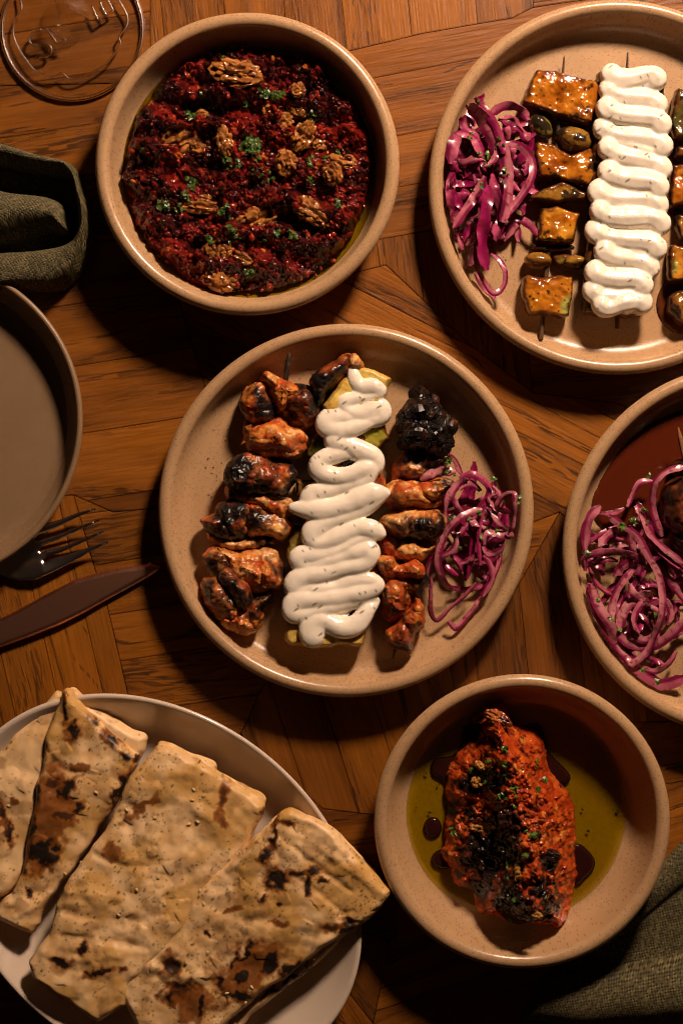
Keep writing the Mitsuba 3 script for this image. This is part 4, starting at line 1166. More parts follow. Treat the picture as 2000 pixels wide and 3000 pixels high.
# ------------------------------------------------------------------ right plate: broth, glazed meat, onions
def build_right():
    zf = D_RT['fz']
    o = smooth_outline(W(V_RT([(285, 900), (300, 800), (345, 710), (420, 590), (520, 475), (640, 375), (780, 300), (879, 262), (1100, 230), (1400, 420), (1450, 900), (1200, 1250), (879, 1330), (640, 1260), (420, 1080), (330, 990)]), zf + 0.003), 0.0012, rough=0.0008)
    v, f = pillow(o, zf + 0.0010, 0.0022, 0.006, 0.002, [], 3, under=0.4)
    add('red_broth', (v, f), 'broth', None, 'dark red broth pooled in the plate at the right edge', 'broth')
    m = thing('glazed_meat_skewer', 'dark glossy glazed meat on a skewer, cut off by the right edge of the photo', 'meat')
    for i, (pts, h) in enumerate((([(735, 900), (740, 800), (780, 730), (860, 680), (960, 660), (1080, 720), (1120, 860), (1080, 1000), (960, 1080), (840, 1080), (760, 1020)], 0.036),
                                  ([(800, 620), (870, 570), (960, 540), (1080, 600), (1100, 700), (960, 760), (840, 720)], 0.027),
                                  ([(800, 1040), (900, 1060), (1060, 1020), (1120, 1140), (1000, 1240), (860, 1200), (780, 1120)], 0.026))):
        out = smooth_outline(W(V_RT(pts), zf + h * 0.5), 0.0009, rough=0.001, seed=i)
        v, f = pillow(out, zf + h * 0.42, h * 0.58, None, 0.0009, [(70, 0.0022, 'fbm'), (150, 0.0013, 'ridge'), (420, 0.0004, 'ridge')], 160 + i, under=0.7, power=0.6)
        c = lerp((0.050, 0.014, 0.006), (0.22, 0.055, 0.014), sstep(0.5, 0.68, fb(v, 110, 165 + i)))
        c = lerp(c, (0.010, 0.007, 0.006), sstep(0.45, 0.6, fb(v, 80, 168 + i)) * 0.9)
        add('meat_piece', (v, f), 'food_glaze', m, color=c)
    stick(m, *V_RT([(847, 378), (935, 800)]), zf + 0.024, zf + 0.016, r=0.0018, burnt=False)
    st = S(V_RT, 2.1975, [
        ([(879, 1310), (800, 1340), (740, 1420)], 44, 0.2, 0.4),
        ([(340, 1150), (400, 1070), (480, 1040), (560, 1040)], 60, 0.45, 0.15),
        ([(400, 1170), (460, 1140), (530, 1140)], 44, 0.5, 0.15),
        ([(550, 1020), (545, 1100), (565, 1195)], 50, 0.45, 0.2),
        ([(430, 1340), (480, 1290), (560, 1230)], 54, 0.35, 0.5),
        ([(300, 1260), (380, 1230), (460, 1235)], 44, 0.45, 0.25),
        ([(520, 890), (555, 810), (600, 735), (690, 725)], 34, 0.5, 0.2),
        ([(575, 880), (600, 940), (570, 1020)], 60, 0.5, 0.15),
        ([(240, 1185), (250, 1060), (285, 950), (350, 885)], 60, [0.45, 0.5, 0.5, 0.4], 0.35),
        ([(330, 930), (420, 930), (500, 900)], 36, 0.3, 0.4),
        ([(415, 1645), (430, 1500), (500, 1360), (585, 1265)], 50, 0.5, 0.1),
        ([(475, 1690), (500, 1560), (600, 1470), (700, 1445)], 50, 0.6, 0.12),
        ([(480, 1560), (560, 1400), (640, 1300)], 36, 0.4, 0.8),
        ([(540, 1385), (560, 1450), (610, 1490)], 54, 0.7, 0.15),
        ([(745, 1470), (800, 1560), (780, 1650)], 40, 0.45, 0.3),
        ([(560, 1600), (550, 1680), (590, 1735), (650, 1745), (690, 1690)], 44, 0.55, 0.3),
        ([(640, 1480), (580, 1560), (565, 1640), (600, 1700)], 38, 0.75, 0.45),
        ([(700, 1110), (790, 1115), (900, 1140)], 44, 0.5, 0.05),
        ([(750, 1300), (820, 1400), (890, 1500)], 44, 0.45, 0.35),
        ([(780, 1240), (850, 1300), (900, 1340)], 40, 0.5, 0.2),
        ([(225, 1390), (240, 1500), (270, 1610), (335, 1740), (385, 1890), (430, 1945), (540, 1910), (640, 1830), (690, 1730), (740, 1600), (745, 1450), (710, 1300), (650, 1195), (585, 1080), (500, 1015), (400, 945)], 44, [0.4, 0.4, 0.4, 0.4, 0.35, 0.35, 0.5, 0.65, 0.8, 0.95, 1.0, 1.05, 1.0, 0.9, 0.75, 0.5], 0.12),
        ([(260, 1390), (290, 1520), (350, 1640), (430, 1780)], 70, 0.35, 0.35),
        ([(285, 1385), (325, 1520), (400, 1630), (470, 1725), (560, 1785), (680, 1785), (800, 1715), (890, 1620)], 62, [0.55, 0.55, 0.55, 0.5, 0.45, 0.45, 0.55, 0.6], 0.2),
        ([(345, 1650), (420, 1750), (470, 1860), (560, 1960), (650, 2020), (760, 2035), (890, 1990)], 78, 0.3, 0.5),
        ([(590, 1905), (690, 1950), (780, 1905), (835, 1825)], 44, 0.4, 0.12),
        ([(640, 1265), (560, 1205), (420, 1180), (280, 1200), (222, 1255), (240, 1305)], 44, [0.8, 0.75, 0.7, 0.65, 0.6, 0.5], 0.5),
        ([(600, 900), (640, 1010), (700, 1105), (790, 1185), (890, 1260)], 50, [0.75, 0.8, 0.8, 0.8, 0.8], 0.3),
        ([(640, 1030), (700, 1140), (790, 1230), (890, 1290)], 40, 0.65, 0.85),
        ([(900, 635), (790, 655), (705, 730), (682, 850), (700, 960), (745, 1080)], 46, [1.25, 1.25, 1.1, 0.9, 0.75, 0.6], 0.25)])
    fs = fill_strands(V_RT([(560, 1450)])[0], 140, 210, 46, 63, w=(26, 44), tone=(0.35, 1.0), hz=(0.0, 0.25))
    onion_pile('tangled pink and purple pickled onions in the plate at the right edge', fs + st, (zf + 0.003, zf + 0.026), 73, D_RT, slim=0.95)
    sp = [(*W(V_RT([(x, y)]), zf + 0.02)[0], rr / 2.1975 * PX, w) for x, y, rr, w in ((275, 1000, 20, 2), (330, 1115, 25, 3), (550, 980, 20, 2), (650, 980, 25, 3), (615, 900, 20, 2), (470, 1010, 30, 3), (315, 1480, 25, 3), (410, 1605, 20, 2), (465, 1680, 25, 3), (635, 1500, 20, 2), (725, 1465, 15, 2), (725, 1335, 15, 2), (690, 1590, 15, 1), (680, 1915, 18, 2), (610, 1950, 25, 2), (705, 2005, 18, 2), (655, 690, 20, 2), (780, 1190, 20, 1), (865, 1545, 18, 1), (250, 1190, 20, 2), (420, 1190, 20, 1))]
    m, col = herb_flakes(sp, lambda x, y: zf + 0.024, 52, 10, size=(0.0011, 0.0030))
    add('chopped_parsley', m, 'leaf', None, 'parsley flakes on the tangled onions at the right edge', 'parsley', kind='stuff', smooth=False, color=col)


mat('broth', base_color=(0.080, 0.0125, 0.0040), roughness=0.07, specular=0.5)
build_right()
# ------------------------------------------------------------------ bowl at bottom right: red saucy meat in oil
def build_red():
    c, fz, rf = D_RED['c'], D_RED['fz'], D_RED['rf']
    cc = V_RED([(738, 755)])[0]
    q = P(cc[0], cc[1], fz)[:2]
    a = np.linspace(0, 2 * np.pi, 240, endpoint=False)
    R = 552 / 1.7043 * PX
    w = np.column_stack([np.cos(a), np.sin(a), 0 * a])
    rad = R * (1 + 0.05 * (fb(w, 2.0, 3) - 0.5))
    lim = (rf - 0.004)
    out = np.column_stack([q[0] + rad * np.cos(a), q[1] + rad * np.sin(a)])
    d = out - c
    n = np.linalg.norm(d, axis=1)
    out = c + d * np.minimum(1, lim / n)[:, None]
    pts, tri, d, nb = fill(out, 0.0015, 1)
    thick = 0.0024 * (1 - (1 - np.clip(d / 0.011, 0, 1)) ** 2) ** 0.8    # the film thins out to nothing at its edge
    add('olive_oil', (np.column_stack([pts, fz + 0.0004 + thick * 0.9]), tri), 'oil', None, 'golden olive oil pooled round the red meat in the bottom right bowl', 'oil', color=OIL_TINT(thick * 2.2) / 0.92)
    zt = fz + 0.0021
    drops = [([(310, 545), (325, 505), (365, 493), (420, 480), (460, 420), (475, 340), (545, 320), (620, 500), (520, 660), (400, 640), (350, 600), (322, 585)], 'dark sauce blob reaching out at the left of the red meat'),
             ([(760, 348), (800, 325), (845, 328), (872, 370), (882, 430), (930, 500), (985, 555), (1007, 590), (1000, 615), (960, 630), (880, 600), (800, 450)], 'dark sauce streak in the oil at the upper right of the red meat'),
             ([(1020, 930), (1055, 928), (1095, 960), (1128, 1010), (1118, 1060), (1080, 1100), (1045, 1132), (1000, 1080)], 'dark sauce blob in the oil at the right of the red meat'),
             ([(275, 835), (295, 800), (335, 795), (362, 830), (360, 870), (330, 893), (290, 885)], 'round dark sauce drop in the oil, upper of two at left'),
             ([(312, 1000), (330, 968), (375, 955), (410, 1000), (400, 1045), (350, 1048), (320, 1030)], 'round dark sauce drop in the oil, lower of two at left'),
             ([(835, 1370), (940, 1360), (938, 1410), (890, 1432), (850, 1410)], 'dark sauce drop under the lower end of the red meat')]
    for i, (pts, lab) in enumerate(drops):
        o = smooth_outline(W(V_RED(pts), zt), 0.0009)
        m = pillow(o, zt - 0.0004, 0.0016, 0.004, 0.0012, [], i, under=0.5)
        add('dark_sauce_drop', m, 'dark_sauce', None, lab, 'sauce', 'dark sauce drops in the oil')
    h = 0.046
    poly = [(520, 320), (545, 290), (575, 265), (620, 240), (682, 235), (708, 285), (760, 340), (830, 370), (887, 440), (910, 560), (950, 620), (1000, 680), (1042, 780), (1048, 900), (1042, 1020), (1052, 1100), (1030, 1200), (1010, 1290), (965, 1370), (880, 1352), (800, 1352), (730, 1350), (640, 1312), (560, 1290), (520, 1190), (430, 1150), (410, 1060), (365, 1000), (388, 950), (385, 850), (400, 750), (388, 680), (410, 550), (440, 500), (500, 440), (540, 390)]
    out = smooth_outline(W(V_RED(poly), fz + h * 0.4), 0.0008, rough=0.0022, seed=5)
    pts, tri, d, nb = fill(out, 0.00065, 7)
    ctr = W(V_RED([(690, 700), (800, 900), (820, 1150), (650, 400)]), fz + h)
    # ridge running down the meat, the right flank steep and red
    line = LineString([tuple(p) for p in W(V_RED([(640, 330), (720, 520), (790, 800), (820, 1050), (800, 1280)]), fz + h)])
    dl = np.array([line.distance(Point(p)) for p in pts])
    ridge_h = h * (0.40 + 0.60 * np.exp(-(dl / 0.022) ** 2))
    prof = np.clip(1 - (1 - np.clip(d / 0.025, 0, 1)) ** 2, 0, 1) ** 0.85
    qq = np.column_stack([pts, np.zeros(len(pts))])
    lump = 0.0075 * (fb(qq, 62, 41) - 0.5) * 2 - 0.0030 * np.clip(1 - np.abs(fb(qq, 48, 57, 2) - 0.5) * 12, 0, 1) + 0.0018 * (ridge(qq, 120, 42) - 0.5) * 2
    for ff, amp, s in ((150, 0.0030, 1), (280, 0.0020, 2), (560, 0.0009, 3)):
        d1, _, rr = worley(qq, ff, 43 + s, True)
        lump += amp * (np.clip(1 - (d1 / 0.62) ** 2, 0, 1) ** 0.6 * (0.3 + rr) - 0.3)
    lump += 0.0003 * (fb(qq, 1100, 47, 2) - 0.5) * 2
    top = fz + 0.004 + ridge_h * prof * 0.92 + lump * np.clip(prof * 1.2, 0, 1)
    v, f = close_mesh(pts, tri, nb, top, np.full(len(pts), fz + 0.0012))
    v[:, :2] += normals(v, f)[:, :2] * ((fb(v, 260, 48) - 0.5) * 0.0016)[:, None]
    g = fb(v, 130, 51)
    col = lerp((0.36, 0.042, 0.007), (0.50, 0.090, 0.013), sstep(0.40, 0.62, g))
    col = lerp(col, (0.24, 0.020, 0.006), sstep(0.52, 0.64, fb(v, 210, 52)) * 0.8)
    _, _, r1 = worley(v, 300, 53, True)
    col = lerp(col, (0.55, 0.20, 0.035), (r1 > 0.95) * 0.7)
    # dark sticky sauce and char over the left and lower part
    blot = np.zeros(len(v))
    for x, y, rad in ((560, 620, 110), (620, 820, 150), (520, 930, 130), (700, 960, 130), (600, 1060, 160), (480, 780, 90), (760, 820, 70), (870, 985, 75), (700, 1180, 140), (850, 1120, 80), (560, 1180, 110), (530, 380, 90), (760, 1290, 100), (900, 1250, 90)):
        p = W(V_RED([(x, y)]), fz + 0.03)[0]
        rr = rad / 1.7043 * PX
        blot = np.maximum(blot, 1.25 - np.hypot(v[:, 0] - p[0], v[:, 1] - p[1]) / rr)
    k = blot + 0.0 + 1.25 * (fb(v, 95, 54) - 0.5) * 2 + 0.7 * (fb(v, 300, 55) - 0.5) * 2
    col = lerp(col, (0.070, 0.014, 0.006), sstep(0.25, 0.5, k) * 0.92)
    col = lerp(col, (0.012, 0.007, 0.005), sstep(0.50, 0.85, k))
    add('saucy_meat', (v, f), 'meat_sauce', None, 'large piece of meat in bumpy bright red sauce, blackened on its left side', 'meat', color=col)
    zf = zfield(v[:len(pts)], None)
    # bits of the topping
    B = [(650, 310, 130, 70, 25, 'brown crusty bit at the upper tip of the red meat'), (565, 555, 60, 36, 30, 'yellow nut chip near the upper left of the red meat'), (550, 640, 55, 50, 70, 'charred yellow chip at the left of the red meat'),
         (710, 810, 120, 110, 0, 'large glossy dark curl in the middle of the red meat'), (560, 885, 75, 36, 12, 'long yellow chip left of the dark curl'), (740, 1075, 34, 80, 0, 'upright yellow chip below the dark curl'), (905, 985, 90, 56, 10, 'black glossy lump at the right of the red meat'),
         (830, 1275, 60, 34, 10, 'yellow chip near the lower end of the red meat')]
    for i, (x, y, w, hh, ang, lab) in enumerate(B):
        s = PX / 1.7043 * 0.97
        p = W(V_RED([(x, y)]), fz + 0.045)[0]
        m = walnut(p[0], p[1], w * s, hh * s, math.radians(-ang), 0.007, zf(p[0], p[1]) + 0.001, 400 + i, 4)
        dark = i in (3, 6)
        c = lerp((0.035, 0.010, 0.006), (0.012, 0.006, 0.005), fb(m[0], 200, i)) if dark else (lerp((0.36, 0.10, 0.02), (0.12, 0.03, 0.01), sstep(0.45, 0.6, fb(m[0], 200, i))) if i == 0 else lerp((0.42, 0.19, 0.035), (0.06, 0.02, 0.008), sstep(0.56, 0.64, fb(m[0], 220, i))))
        add('topping_piece', m, 'food_glaze', None, lab, 'topping', 'crunchy bits on the red meat', color=c)
    sp = [(*W(V_RED([(x, y)]), fz + 0.04)[0], rr / 1.7043 * PX, w) for x, y, rr, w in ((672, 450, 15, 2), (605, 525, 15, 2), (675, 512, 14, 2), (530, 580, 12, 2), (680, 580, 18, 2), (588, 632, 15, 2), (735, 640, 25, 3), (670, 690, 25, 5), (725, 675, 20, 4), (720, 735, 12, 1), (895, 637, 22, 4), (855, 530, 15, 2), (845, 662, 8, 1), (795, 860, 30, 6), (770, 965, 18, 2), (700, 1045, 18, 3), (430, 900, 25, 3), (720, 1200, 20, 3), (885, 1200, 10, 1), (725, 1355, 14, 2), (680, 1100, 20, 1))]
    m, col = herb_flakes(sp, zf, 82, 11, size=(0.0013, 0.0034), lift=0.0016)
    add('chopped_parsley', m, 'leaf', None, 'parsley flakes on top of the red saucy meat', 'parsley', kind='stuff', smooth=False, color=col)
    sp = [(*W(V_RED([(x, y)]), zt)[0], rr / 1.7043 * PX, w) for x, y, rr, w in ((287, 577, 6, 1), (240, 742, 6, 1), (305, 770, 8, 1), (1245, 762, 8, 3), (1083, 547, 6, 1), (395, 466, 5, 1), (1070, 750, 8, 1), (1190, 1010, 6, 1), (1095, 858, 5, 1), (350, 625, 5, 1))]
    m, col = herb_flakes(sp, lambda x, y: zt, 16, 12, size=(0.0006, 0.0017), lift=0.0004)
    add('parsley_flecks', m, 'leaf', None, 'tiny parsley flecks floating on the olive oil', 'parsley', kind='stuff', smooth=False, color=col * 0.4)


mat('meat_sauce', base_color=VC, roughness=0.18, specular=0.28)
mat('dark_sauce', base_color=(0.022, 0.005, 0.004), roughness=0.12, specular=0.5)
build_red()


# ------------------------------------------------------------------ flatbreads on the white platter
def bread_layer(parent, name, poly, zbase, th, seed, spots=(), amp=1.0, pale=0.0, tilt=(0, 0), specks=1.0, rc=0.0045, rim=0.0055, creases=()):
    w = W(V_BR(poly), zbase + th)
    out = straight_outline(w, 0.0011, rc)
    q = np.column_stack([out, np.zeros(len(out))])
    out = out + 0.0045 * 2 * np.column_stack([fb(q, 38, seed) - 0.5, fb(q, 38, seed + 1) - 0.5])
    pts, tri, d, nb = fill(out, 0.00085, seed)
    cen = pts.mean(0)
    lean = (pts - cen) @ np.array(tilt)
    qq = np.column_stack([pts, np.zeros(len(pts))])
    t = np.clip(d / rim, 0, 1)
    prof = (1 - (1 - t) ** 2) ** 0.55
    lump = amp * (0.0034 * (fb(qq, 30, seed + 2, 2) - 0.5) * 2 + 0.0017 * (fb(qq, 80, seed + 3, 2) - 0.5) * 2 + 0.0006 * (ridge(qq, 60, seed + 9, 2) - 0.5) * 2 + 0.00022 * (fb(qq, 300, seed + 4) - 0.5) * 2)
    # blisters
    d1, _, rr = worley(qq, 85, seed + 5, True)
    lump += amp * 0.0007 * np.clip(1 - (d1 / 0.55) ** 2, 0, 1) * (rr > 0.6)
    for line, dep, wid in creases:
        lp = spline(np.array([P(a[0], a[1], zbase + th)[:2] for a in V_BR(line)]), 0.001)
        dd, _ = cKDTree(lp).query(pts + 0.0012 * np.column_stack([fb(qq, 120, seed + 60) - 0.5, fb(qq, 120, seed + 61) - 0.5]) * 2)
        lump += dep * np.exp(-(dd / wid) ** 2)
    top = zbase + lean + th * (0.35 + 0.65 * prof) + lump * t
    bot = zbase + lean + th * 0.35 * (1 - prof) + np.minimum(lump * t, 0) * 0.8
    v, f = close_mesh(pts, tri, nb, top, bot)
    a, b = fb(v, 55, seed + 6), fb(v, 150, seed + 7)
    col = lerp((0.67, 0.395, 0.155), (0.84, 0.560, 0.285), sstep(0.35, 0.65, b * 0.6 + a * 0.4 + pale * 0.2))
    col = lerp(col, (0.54, 0.275, 0.045), sstep(0.50, 0.64, fb(v, 38, seed + 8)) * (0.65 - pale * 0.4))
    col = lerp(col, (0.30, 0.145, 0.045), sstep(0.56, 0.72, fb(v, 95, seed + 13)) * 0.6)
    jit = (fb(v, 170, seed + 10) - 0.5) * 1.5 + (fb(v, 420, seed + 11) - 0.5) * 0.7
    warp = [(fb(v, f_, seed + 40 + i_) - 0.5) * 2 for i_, f_ in enumerate((140, 140, 330, 330))]
    for x, y, rx, ry, ang, dark in spots:
        p = W(V_BR([(x, y)]), zbase + th)[0]
        s = PX / 1.3067 * 0.97
        an = math.radians(-ang)
        ex, ey = v[:, 0] - p[0], v[:, 1] - p[1]
        ex, ey = ex + warp[0] * min(rx, 60) * s * 1.1 + warp[2] * s * 14, ey + warp[1] * min(ry, 60) * s * 1.1 + warp[3] * s * 14
        ux, uy = (ex * math.cos(an) + ey * math.sin(an)) / (rx * s * 1.22), (-ex * math.sin(an) + ey * math.cos(an)) / (ry * s * 1.22)
        k = 1 - np.hypot(ux, uy) + jit * 0.55
        col = lerp(col, (0.24, 0.072, 0.010), sstep(-0.50, 0.10, k) * 0.95)
        if dark > 0:
            col = lerp(col, (0.016, 0.009, 0.006), sstep(0.30 - 0.3 * dark, 0.62 - 0.3 * dark, k) * min(1, dark + 0.2))
    for ff, th_, s2, st in ((460, 0.968, 0, 1.0), (700, 0.95, 1, 1.0), (420, 0.978, 2, 2.0)):
        w2 = np.column_stack([v[:, 0] / st, v[:, 1]]) if s2 != 2 else np.column_stack([(v[:, 0] + v[:, 1]) / st / 1.4, (v[:, 0] - v[:, 1]) / 1.4])
        d1, _, rr = worley(w2, ff, seed + 20 + s2, True)
        dens = sstep(0.42, 0.62, fb(v, 30, seed + 30))
        col = lerp(col, (0.045, 0.030, 0.012), (rr > 1 - (1 - th_) * (0.25 + 1.6 * dens) * specks) * sstep(0.42, 0.22, d1) * 0.75)
    return add(name, (v, f), 'bread', parent, color=col), v[:len(pts)]


def build_bread():
    z0 = 0.0075
    b1 = thing('flatbread', 'left folded flatbread with a big dark brown scorched patch, on the white platter', 'flatbread', 'folded flatbreads on the white platter')
    bread_layer(b1, 'left_fold', [(240, 66), (175, 140), (60, 262), (-40, 380), (-160, 560), (-160, 760), (0, 905), (45, 870), (85, 800), (180, 500), (260, 200)], z0 + 0.008, 0.011, 501, [(22, 610, 14, 62, -20, 1.0), (10, 570, 10, 40, -10, 0.7), (50, 520, 12, 12, 0, 0.3)], pale=0.4, specks=0.8)
    bread_layer(b1, 'under_layer', [(255, 58), (350, 150), (420, 198), (565, 265), (545, 330), (500, 420), (400, 480), (250, 300)], z0 + 0.005, 0.013, 502, [], amp=0.5, pale=0.9, specks=0.3)
    _, zb1 = bread_layer(b1, 'top_layer', [(243, 70), (300, 125), (345, 175), (440, 260), (535, 345), (500, 420), (432, 540), (330, 690), (230, 840), (170, 950), (150, 1008), (110, 1042), (40, 1005), (0, 985), (-60, 950), (40, 880), (80, 800), (112, 620), (132, 440), (165, 290)], z0 + 0.014, 0.011, 503,
                [(250, 178, 9, 55, 0, 1.0), (275, 255, 26, 28, 0, 0.8), (152, 312, 20, 26, -30, 0.9), (290, 215, 8, 14, 20, 0.7), (402, 262, 22, 20, 30, 0.9), (430, 285, 34, 20, 38, 0.8), (478, 345, 16, 12, 40, 0.8), (340, 195, 8, 6, 0, 0.9), (360, 215, 14, 6, 40, 0.9),
                 (180, 590, 62, 150, 12, 0.05), (130, 540, 14, 90, 8, 1.0), (112, 680, 20, 110, 10, 1.0), (165, 720, 55, 46, 0, 1.0), (250, 480, 44, 26, -42, 0.9), (215, 450, 30, 24, 30, 0.6), (295, 553, 48, 18, -28, 1.0), (235, 575, 40, 14, 0, 0.6), (455, 480, 16, 62, 28, 1.0), (300, 390, 26, 14, 0, 0.05), (522, 362, 10, 16, 20, 0.7), (210, 700, 14, 18, 0, 0.8), (110, 870, 8, 18, -20, 1.0)], tilt=(-0.02, 0.03), creases=[([(245, 90), (300, 300), (290, 480)], 0.00120, 0.005), ([(180, 330), (250, 400), (380, 420)], -0.00108, 0.003), ([(110, 880), (200, 850), (270, 760)], -0.00150, 0.004), ([(60, 960), (120, 930), (180, 900)], 0.00132, 0.003)])
    b2 = thing('flatbread', 'middle folded flatbread, pale with few marks, on the white platter', 'flatbread', 'folded flatbreads on the white platter')
    bread_layer(b2, 'under_layer', [(590, 297), (660, 303), (830, 375), (828, 400), (940, 452), (1020, 515), (1005, 580), (900, 650), (620, 520)], z0 + 0.010, 0.013, 512, [], amp=0.6, pale=0.3, specks=0.3)
    _, zb2 = bread_layer(b2, 'top_layer', [(592, 300), (700, 330), (815, 395), (940, 470), (1012, 530), (1003, 572), (960, 640), (930, 720), (840, 860), (720, 1020), (590, 1140), (500, 1230), (470, 1310), (370, 1372), (330, 1350), (250, 1292), (130, 1200), (98, 1130), (170, 1042), (205, 920), (290, 790), (360, 680), (405, 640), (432, 550), (500, 430)], z0 + 0.019, 0.011, 513,
                [(855, 512, 16, 48, 12, 0.45), (855, 600, 10, 22, -10, 0.3), (545, 550, 70, 16, -36, 0.05), (318, 1080, 24, 12, -38, 1.0), (238, 1136, 36, 16, 8, 1.0), (380, 1173, 48, 12, -12, 0.95), (468, 1160, 12, 9, 0, 0.5), (430, 720, 30, 26, 0, 0.1), (1003, 565, 16, 10, -30, 0.7)], pale=0.2, specks=1.2, tilt=(-0.02, -0.02), creases=[([(200, 930), (330, 960), (470, 985), (640, 940)], -0.00132, 0.004), ([(240, 1030), (400, 1050), (560, 1080)], -0.00108, 0.003), ([(430, 560), (500, 640), (520, 720)], -0.00120, 0.004), ([(260, 860), (420, 890), (640, 860), (780, 800)], 0.00108, 0.004), ([(150, 1090), (300, 1120), (450, 1110)], 0.00096, 0.003), ([(560, 440), (700, 520), (860, 640)], 0.00096, 0.005), ([(330, 700), (440, 760), (560, 770)], -0.00108, 0.003)])
    b3 = thing('flatbread', 'right folded flatbread with black crescent and fork shaped scorch marks', 'flatbread', 'folded flatbreads on the white platter')
    bread_layer(b3, 'under_layer', [(1000, 640), (1100, 550), (1300, 645), (1505, 865), (1380, 1000), (1255, 1110), (1120, 1215), (960, 1345), (900, 1420), (700, 1420), (800, 1000)], z0 + 0.010, 0.012, 522, [(1110, 1205, 90, 9, -35, 1.0)], amp=0.4, pale=0.4, specks=0.4)
    _, zb3 = bread_layer(b3, 'top_layer', [(1078, 560), (1112, 545), (1200, 588), (1300, 640), (1400, 755), (1480, 835), (1515, 868), (1500, 895), (1440, 945), (1380, 1000), (1250, 1095), (1120, 1190), (1000, 1270), (900, 1360), (840, 1430), (530, 1440), (480, 1330), (440, 1255), (520, 1160), (590, 1090), (690, 990), (735, 905), (800, 825), (880, 740), (960, 670)], z0 + 0.021, 0.0115, 523,
                [(1085, 600, 38, 8, 0, 0.5), (1045, 665, 10, 62, 12, 0.95), (1020, 735, 20, 34, 20, 1.0), (1052, 822, 34, 38, -30, 1.0), (1165, 790, 58, 12, 0, 0.9), (1200, 785, 26, 14, 0, 1.0), (1177, 835, 9, 42, -4, 1.0), (1238, 822, 14, 9, 20, 1.0), (1330, 1005, 24, 30, 20, 1.0), (1265, 1000, 34, 14, 0, 0.6), (1310, 1020, 14, 10, 0, 0.8),
                 (955, 1165, 110, 62, -38, 0.10), (925, 1110, 70, 9, -38, 1.0), (850, 1240, 9, 42, -30, 1.0), (900, 1265, 62, 12, 12, 1.0), (1030, 1155, 22, 46, 28, 1.0), (905, 1190, 40, 18, -50, 0.9), (655, 1150, 30, 40, 20, 0.7), (690, 1248, 58, 30, -20, 1.0), (660, 1270, 30, 24, -40, 0.9), (740, 1300, 52, 48, 0, 0.05), (770, 1300, 9, 36, 8, 0.9), (1120, 1170, 38, 18, -38, 0.8), (1075, 985, 26, 8, 0, 0.4),
                 (1010, 890, 9, 14, 20, 1.0), (1068, 915, 8, 9, 0, 1.0), (800, 1030, 10, 10, 0, 1.0), (895, 930, 30, 9, -20, 0.2)], specks=1.4, tilt=(0.02, 0.02), creases=[([(1070, 650), (1180, 740), (1340, 860)], -0.00108, 0.0025), ([(1100, 630), (1230, 700), (1420, 840)], 0.00096, 0.003), ([(1150, 820), (1260, 900), (1340, 985)], -0.00108, 0.0025), ([(1030, 680), (1070, 780), (1040, 860)], -0.00108, 0.003), ([(760, 900), (900, 960), (1060, 980)], -0.00096, 0.004), ([(560, 1150), (700, 1190), (840, 1180)], 0.00096, 0.004), ([(1350, 940), (1290, 960), (1390, 990)], -0.00090, 0.002)])
    # sesame seeds, toasted, on the breads
    r = rng(91)
    seeds = [(740, 475, 2), (735, 515, 2), (485, 555, 2), (592, 585, 2), (722, 610, 2), (755, 600, 2), (365, 490, 1), (300, 772, 1), (243, 808, 1), (525, 858, 2), (455, 955, 2), (630, 910, 2), (605, 812, 2), (765, 865, 2), (780, 910, 3), (835, 745, 3), (622, 1075, 3), (795, 1100, 3), (712, 1132, 3), (790, 1130, 3), (1198, 1130, 3), (965, 1228, 3), (870, 1252, 3), (940, 1290, 3), (15, 505, 1), (18, 548, 1), (72, 532, 1), (780, 500, 2), (830, 745, 3)]
    zz = {1: zfield(zb1, None), 2: zfield(zb2, None), 3: zfield(zb3, None)}
    for k, par in ((1, b1), (2, b2), (3, b3)):
        parts, cols = [], []
        for x, y, b in seeds:
            if b != k:
                continue
            p = W(V_BR([(x, y)]), 0.037)[0]
            m = trimesh.creation.icosphere(subdivisions=2)
            u = np.array(m.vertices)
            u = u * np.column_stack([np.full(len(u), 0.00165), 0.00095 * (1 - 0.35 * u[:, 0]), np.full(len(u), 0.0006)])
            u = u @ trimesh.transformations.euler_matrix(0, (r.random() - 0.5) * 0.4, r.random() * 6.28)[:3, :3].T
            parts.append((u + [p[0], p[1], zz[b](p[0], p[1]) + 0.0004], np.array(m.faces)))
            cols.append(np.tile(lerp((0.55, 0.33, 0.10), (0.66, 0.50, 0.25), r.random()), (len(u), 1)))
        for m, cl in zip(parts, cols):
            add('sesame_seed', m, 'food_wet', par, color=cl)


scene['bread'] = dict(type='twosided', bsdf=dict(type='principled', base_color=VC, roughness=0.46, specular=0.4))
build_bread()
# ------------------------------------------------------------------ cutlery
mat('steel', base_color=(0.62, 0.57, 0.53), metallic=1.0, roughness=0.24)
mat('blade_steel', base_color=(0.85, 0.41, 0.26), metallic=1.0, roughness=0.31)


